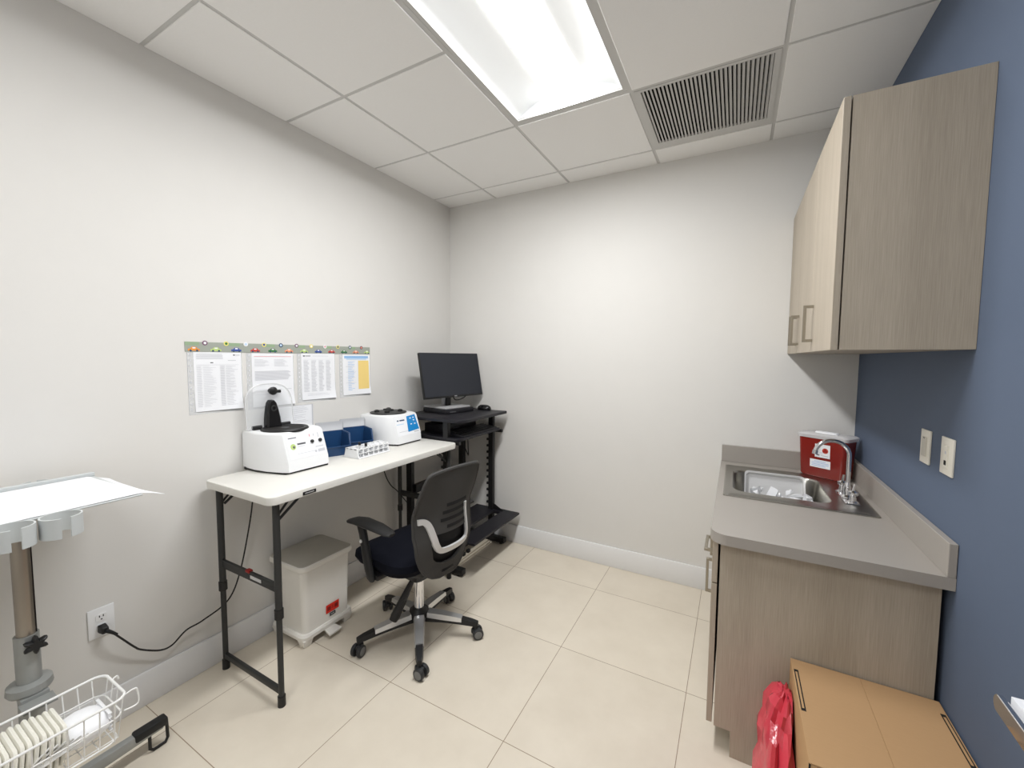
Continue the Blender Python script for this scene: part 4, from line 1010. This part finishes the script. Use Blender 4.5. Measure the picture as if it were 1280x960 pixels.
# gas lift, tilt lever
b = MB().m('chrome'); b.cyl((0, 0, 0.13), (0, 0, 0.30), 0.026); b.cyl((0, 0, 0.30), (0, 0, 0.36), 0.015); lb(b, 'gas_lift')
b = MB().m('black'); q0, q1 = Vector((-0.03, 0.05, 0.36)), Vector((0.01, 0.16, 0.155))
b.tube([q0, q0.lerp(q1, 0.45), q0.lerp(q1, 0.9), q1], [0.010, 0.018, 0.024, 0.020], 10); lb(b, 'tilt_lever')
b = MB().m('black'); b.lathe([(0.045, 0.085), (0.052, 0.10), (0.050, 0.135), (0.036, 0.150), (0.030, 0.155)], (0, 0, 0), 24); lb(b, 'hub')
for k in range(5):
    wa = math.radians(-48.5 + 72*k); a = wa - FA; d = Vector((math.cos(a), math.sin(a), 0)); n_ = Vector((-d.y, d.x, 0))
    leg = MB().m('black')
    def sec(r, hw, z0, z1): return [tuple(d*r + n_*hw + Vector((0, 0, z0))), tuple(d*r - n_*hw + Vector((0, 0, z0))), tuple(d*r - n_*hw*0.8 + Vector((0, 0, z1))), tuple(d*r + n_*hw*0.8 + Vector((0, 0, z1)))]
    leg.loft([sec(0.03, 0.030, 0.090, 0.130), sec(0.13, 0.025, 0.088, 0.122), sec(0.22, 0.021, 0.080, 0.108), sec(0.285, 0.018, 0.072, 0.096), sec(0.318, 0.012, 0.068, 0.088)])
    leg = lb(leg, 'base_leg')
    c = MB().m('leg_chrome')
    c.loft([sec(0.050, 0.030, 0.112, 0.1345), sec(0.13, 0.0262, 0.102, 0.127), sec(0.232, 0.0218, 0.092, 0.1115)]); o = lb(c, 'leg_cover', leg); o['label'] = 'silver top cover of the leg'
    cr = 0.305; cc = d*cr; ra = a + [0.9, 0.35, 1.1, -0.5, 0.7][k]; e = Vector((math.cos(ra), math.sin(ra), 0)); e2 = Vector((-e.y, e.x, 0))
    st = MB().m('caster'); st.cyl(cc + Vector((0, 0, 0.040)), cc + Vector((0, 0, 0.074)), 0.009); st.box(-0.024, 0.024, -0.008, 0.008, 0.030, 0.052, bev=0.004, mx=Matrix.Translation(cc) @ Matrix.Rotation(ra, 4, 'Z')); cas = lb(st, 'caster')
    for s in (-1, 1):
        wv = MB().m('caster'); ax = Matrix.Rotation(ra, 4, 'Z') @ Matrix.Rotation(-s*PI/2, 4, 'X')
        wc = cc + Vector((0, 0, 0.0285)) + e*0.010 + e2*(s*0.009)
        wv.lathe([(0.026, 0), (0.0285, 0.003), (0.0285, 0.015), (0.024, 0.019), (0.0, 0.020)][:-1], wc, 24, mx=ax)
        wv.m('rubber_grey'); wv.lathe([(0.020, 0.019), (0.017, 0.0205), (0.006, 0.0205)], wc, 20, mx=ax)
        lb(wv, 'wheel', cas)

# ------------------------------------------------------------------ cardboard box and red bag by the base cabinet
t = thing('cardboard_box', 'brown cardboard box standing against the base cabinet end', 'box', (2.535, -1.39, 0))
b = MB().m('card'); kx0, kx1, ky0, ky1, kz = 2.350, 2.722, -1.600, -1.182, 0.455
b.box(kx0, kx1, ky0, ky1, 0, kz-0.004, bev=0.003); b.build('carton', t)
for (ya, yb, xa, xb) in ((ky0, ky1, kx0, (kx0+kx1)/2-0.0002), (ky0, ky1, (kx0+kx1)/2+0.0002, kx1)):
    f = MB().m('card'); f.box(xa, xb, ya, yb, kz-0.0038, kz, bev=0.001, seg=1); f.build('top_flap', t)
for xx in (kx0+0.004, kx1-0.016):
    f = MB().m('dark_gap'); f.box(xx, xx+0.012, -1.420, -1.238, kz, kz+0.0006); f.m('card'); f.box(xx+0.003, xx+0.0085, -1.410, -1.250, kz+0.0006, kz+0.0012); o = f.build('hand_slot', t); o['label'] = 'dark slot along the folded edge'
f = MB().m('dark_gap'); f.box(kx0-0.0006, kx0+0.003, ky0-0.0006, ky0+0.004, 0.05, kz-0.004); f.build('corner_gap', t)

random.seed(11)
b = MB().m('red_bag'); loops = []
nseg = 30
for z, hx2, hy2, cx, cy in ((0.001, 0.035, 0.15, 2.292, -1.385), (0.05, 0.044, 0.17, 2.290, -1.385), (0.11, 0.046, 0.17, 2.289, -1.38), (0.17, 0.045, 0.165, 2.290, -1.375), (0.22, 0.043, 0.15, 2.292, -1.36), (0.27, 0.041, 0.13, 2.296, -1.34), (0.31, 0.039, 0.105, 2.300, -1.32), (0.345, 0.037, 0.085, 2.305, -1.30), (0.375, 0.032, 0.07, 2.312, -1.29), (0.395, 0.022, 0.045, 2.318, -1.285), (0.402, 0.010, 0.02, 2.320, -1.285)):
    lp = []
    for k in range(nseg):
        a = 2*PI*k/nseg; wv = 1 + 0.16*math.sin(5*a + z*23) + 0.10*math.sin(9*a - z*41) + random.uniform(-0.09, 0.09)
        x = cx + 0.010 + hx2*1.1*math.cos(a)*wv; y = cy + hy2*math.sin(a)*wv
        lp.append((max(2.235, min(x, 2.3475)), y, max(0, z + (random.uniform(-0.010, 0.010) if z > 0.01 else 0))))
    loops.append(lp)
b.loft(loops)
o = b.build('trash_bag', None, (2.29, -1.38, 0), sharp=22)
tag(o, 'crumpled red plastic bag squeezed beside the cardboard box', 'bag')

# ------------------------------------------------------------------ steel cart at the right edge, with a paper sheet on it
t = thing('instrument_cart', 'steel cart with chrome rail at the right edge of the frame', 'cart', (2.645, -2.1, 0))
b = MB().m('chrome'); rz0, rz1 = 0.842, 0.872
q = []
for k in range(9):
    a = PI/2 + PI*k/8
    q.append((-1.765 - 0.016 - 0.016*math.cos(a), 0.857 + 0.016*math.sin(a)))
q = [(y_, z_) for y_, z_ in q]
tip = [(-1.781 + 0.016*math.sin(PI*k/8), 0.857 + 0.016*math.cos(PI*k/8)) for k in range(9)]
prof = tip + [(-2.35, 0.841), (-2.35, 0.873)]
xa = lambda y_: 2.589 - 0.10*max(0, min(0.2, -1.765-y_))
b.hexa([(xa(y_), y_, z_) for y_, z_ in prof], [(xa(y_)+0.010, y_, z_) for y_, z_ in prof], bev=0.0015, seg=1)
for yy in (-1.99, -2.28): b.box(2.575, 2.606, yy-0.008, yy+0.008, 0.8365, 0.848)
b.build('rail', t)
b = MB().m('tan'); b.box(2.600, 2.715, -2.35, -1.772, 0.836, 0.848, bev=0.003); b.build('shelf', t)
b = MB().m('tan'); b.box(2.600, 2.715, -2.35, -1.830, 0.20, 0.212, bev=0.003); b.build('lower_shelf', t)
for px, py in ((2.607, -1.845), (2.707, -1.845), (2.607, -2.34), (2.707, -2.34)):
    b = MB().m('chrome'); b.cyl((px, py, 0), (px, py, 0.836), 0.008); b.build('leg', t)
b = MB().m('paper'); b.hexa([(2.612, -2.30, 0.8485), (2.712, -2.30, 0.8485), (2.712, -1.778, 0.8485), (2.606, -1.778, 0.8485)], [(2.612, -2.30, 0.876), (2.712, -2.30, 0.876), (2.712, -1.778, 0.876), (2.606, -1.778, 0.876)])
tag(b.build('paper_stack', None, (2.66, -2.05, 0.8485)), 'white paper stack on the steel cart at the right edge', 'paper')

# ------------------------------------------------------------------ mobile stand at the left edge
t = thing('equipment_stand', 'mobile steel stand with cup-holder tray near the left wall', 'stand', (0.285, -2.485, 0))
sx_, sy_ = 0.285, -2.485
b = MB().m('stained'); b.cyl((sx_, sy_, 0.60), (sx_, sy_, 1.03), 0.0205); b.m('dark_gap'); b.box(sx_+0.004, sx_+0.009, sy_+0.0195, sy_+0.021, 0.63, 1.0); b.build('upper_pole', t)
b = MB().m('grey_alu'); b.cyl((sx_, sy_, 0.05), (sx_, sy_, 0.63), 0.027); b.build('lower_pole', t)
b = MB().m('grey_alu'); b.lathe([(0.046, 0.455), (0.050, 0.462), (0.048, 0.480), (0.030, 0.486)], (sx_, sy_, 0), 24); b.box(sx_-0.03, sx_+0.052, sy_-0.03, sy_+0.03, 0.440, 0.456, bev=0.003); b.build('flange', t)
b = MB().m('black'); kc = Vector((sx_+0.030, sy_+0.010, 0.605)); RYm = Matrix.Rotation(PI/2, 4, 'Y')
lp = lambda sc, zz: [kc + (RYm @ Vector(((0.022+0.006*math.cos(6*2*PI*k/36))*sc*math.cos(2*PI*k/36), (0.022+0.006*math.cos(6*2*PI*k/36))*sc*math.sin(2*PI*k/36), zz))) for k in range(36)]
b.loft([lp(0.8, 0), lp(1.0, 0.004), lp(1.0, 0.014), lp(0.7, 0.020)]); b.cyl(kc, kc-Vector((0.012, 0, 0)), 0.008); b.build('star_knob', t)
b = MB().m('tray'); b.box(0.085, 0.495, -2.86, -2.262, 1.030, 1.036, bev=0.002, seg=1)
b.box(0.085, 0.100, -2.86, -2.262, 1.036, 1.050, bev=0.002, seg=1); b.box(0.25, 0.32, -2.53, -2.44, 1.020, 1.030); b.build('tray_top', t)
def cup(cx, cy, r, a0, a1, name='cup_holder'):
    b = MB().m('tray'); n = 30; Lo = []
    for k in range(n+1):
        a = a0 + (a1-a0)*k/n; c_, s__ = math.cos(a), math.sin(a)
        Lo.append([(cx+r*c_, cy+r*s__, 0.985), (cx+(r-0.004)*c_, cy+(r-0.004)*s__, 0.985), (cx+(r-0.004)*c_, cy+(r-0.004)*s__, 1.040), (cx+r*c_, cy+r*s__, 1.040)])
    b.loft(Lo); b.build(name, t)
cup(0.539, -2.455, 0.042, 0.22, 2*PI-0.22); cup(0.539, -2.543, 0.042, 0.22, 2*PI-0.22); cup(0.539, -2.631, 0.042, 0.22, 2*PI-0.22)
cup(0.050, -2.395, 0.034, PI+0.22, 3*PI-0.22)
# base legs (H base) with black end caps and loop guards
for yb_, sg in ((-2.170, 1), (-2.86, -1)):
    b = MB().m('grey_alu'); b.hexa([(sx_-0.018, sy_, 0.060), (sx_+0.018, sy_, 0.060), (sx_+0.016, yb_, 0.072), (sx_-0.016, yb_, 0.072)], [(sx_-0.016, sy_, 0.100), (sx_+0.016, sy_, 0.100), (sx_+0.014, yb_, 0.104), (sx_-0.014, yb_, 0.104)], bev=0.004); leg = b.build('base_leg', t)
    b = MB().m('black'); yc0, yc1 = (yb_-sg*0.085, yb_+sg*0.014); b.box(sx_-0.020, sx_+0.020, min(yc0, yc1), max(yc0, yc1), 0.078, 0.110, bev=0.008); b.build('end_cap', leg)
    b = MB().m('black'); P = []
    for (py, pz) in ((0.012, 0.090), (0.014, 0.020), (0.006, 0.006), (-0.030, 0.006), (-0.040, 0.016), (-0.040, 0.080)): P.append((sx_+0.004, yb_+sg*py, pz))
    b.tube(P, 0.0055, 8); b.build('foot_loop', leg)
b = MB().m('grey_alu'); b.lathe([(0.055, 0.045), (0.055, 0.10), (0.035, 0.115)], (sx_, sy_, 0), 24); b.box(0.06, 0.52, sy_-0.018, sy_+0.018, 0.060, 0.098, bev=0.004)
for xx in (0.075, 0.505): b.cyl((xx, sy_, 0), (xx, sy_, 0.062), 0.014)
b.build('base_hub', t)

# paper liner on the tray, its end bending down past the edge
b = MB().m('paper'); rows = []
for (y, z) in ((-2.84, 1.0385), (-2.60, 1.0385), (-2.40, 1.0385), (-2.285, 1.0392), (-2.262, 1.0385), (-2.235, 1.030), (-2.205, 1.018)):
    k = max(0, (y+2.262)/0.057)
    rows.append([(x, y + (0.0 if y < -2.27 else -0.020*(1-(x-0.105)/0.385)), z + 0.0006*math.sin(x*30) - (0.0 if k == 0 else 0.008*k*math.sin((x-0.1)*8))) for x in [0.105 + 0.387*q/10 for q in range(11)]])
top_ = rows; bot_ = [[(x, y, z-0.0015) for x, y, z in r_] for r_ in rows]
loops = [tp_ + bt_[::-1] for tp_, bt_ in zip(top_, bot_)]
b.loft(loops)
tag(b.build('tray_paper', None, (0.3, -2.5, 1.0365)), 'white paper sheet covering the tray of the mobile stand', 'paper')

# wire basket bolted on the stand
t = thing('wire_basket', 'white wire basket full of white pads on the mobile stand', 'basket', (0.47, -2.55, 0.30))
bx0_, bx1_, by0_, by1_, bzt, bzb = 0.385, 0.565, -2.80, -2.347, 0.447, 0.315
def rim(z, ins, r=0.03): 
    return rrect((bx0_+bx1_)/2, (by0_+by1_)/2, (bx1_-bx0_)/2-ins, (by1_-by0_)/2-ins, r, z, 6)
b = MB().m('wire'); b.tube(rim(bzt, 0), 0.0038, 8, closed=True); b.build('rim', t)
b = MB().m('wire'); b.tube(rim(bzb+0.075, 0.008), 0.0022, 6, closed=True); b.tube(rim(bzb, 0.018), 0.0026, 6, closed=True)
ny = 13
for k in range(ny):
    y = by0_+0.03 + (by1_-by0_-0.06)*k/(ny-1)
    b.tube([(bx1_, y, bzt), (bx1_-0.018, y, bzb), (bx0_+0.018, y, bzb), (bx0_, y, bzt)], 0.0018, 6)
for k in range(4):
    x = bx0_+0.03 + (bx1_-bx0_-0.06)*k/3
    b.tube([(x, by1_, bzt), (x, by1_-0.018, bzb), (x, by0_+0.018, bzb), (x, by0_, bzt)], 0.0018, 6)
b.build('wires', t)
b = MB().m('wire')
for x in (bx1_-0.015,):
    b.tube(smooth_path([(x, by1_, bzt-0.002), (x+0.004, by1_+0.018, bzt+0.004), (x+0.004, by1_+0.026, bzt-0.006), (x+0.004, by1_+0.026, bzt-0.048), (x, by1_-0.006, bzt-0.050)], 5), 0.0026, 6)
b.tube(smooth_path([(bx0_+0.06, by1_, bzt), (bx0_+0.06, by1_+0.012, bzt+0.006), (bx0_+0.06, by1_+0.016, bzt-0.006)], 5), 0.0026, 6); b.build('hook', t)
b = MB().m('grey_alu'); b.box(0.335, 0.384, -2.52, -2.45, 0.436, 0.446); b.build('mount', t)
# contents
def soft_slab(b, c, sx, sy, sz, mx, n=5):
    Ls = []
    for (d, s) in ((-1, 0.86), (-0.6, 0.97), (0, 1.0), (0.6, 0.97), (1, 0.86)):
        Ls.append([mx @ Vector(p) for p in rrect(0, 0, sx*s, sz*s, min(sx, sz)*0.35, d*sy, 5)])
    b.loft([[Vector(c)+p for p in lp] for lp in Ls])
random.seed(5)
for k in range(23):
    y = -2.765 + k*0.0131
    b = MB().m('pad'); mx = Matrix.Rotation(PI/2, 4, 'X') ; tl = Matrix.Rotation(math.radians(-6), 4, 'X')
    soft_slab(b, (0.470+random.uniform(-0.004, 0.004), y, 0.384+random.uniform(-0.004, 0.004)), 0.072, 0.0062, 0.057, tl @ mx)
    tag(b.build('folded_pad', None, (0.47, y, 0.318)), 'cream folded pad in the upright row inside the wire basket', 'pad', 'folded pads in the wire basket')
b = MB().m('wax'); Ls = []
for k, (y, hx2, hz) in enumerate(((-2.475, 0.030, 0.018), (-2.462, 0.058, 0.040), (-2.43, 0.064, 0.046), (-2.40, 0.064, 0.040), (-2.38, 0.058, 0.028), (-2.370, 0.035, 0.012))):
    Ls.append([(0.470+hx2*math.cos(2*PI*q/20), y, 0.366+hz*0.95*math.sin(2*PI*q/20)) for q in range(20)])
b.loft(Ls)
for k in range(5):
    z = 0.340+k*0.013; b.box(0.42, 0.525, -2.380, -2.372, z, z+0.004, bev=0.001, seg=1)
tag(b.build('film_pack', None, (0.47, -2.42, 0.318)), 'smooth white rolled pack at the front end of the wire basket', 'pack')
for k in range(7):
    b = MB().m('wire'); p0 = Vector((0.536+0.001*k, -2.560+0.006*k, 0.362)); p1 = p0 + Vector((0.006, 0.055+0.009*k, 0.045-0.004*k))
    b.tube([p0, p1], 0.0026, 8)
    tag(b.build('white_stick', None, tuple(p0)), 'thin white stick in the fan of sticks in the wire basket', 'stick', 'white sticks in the wire basket')
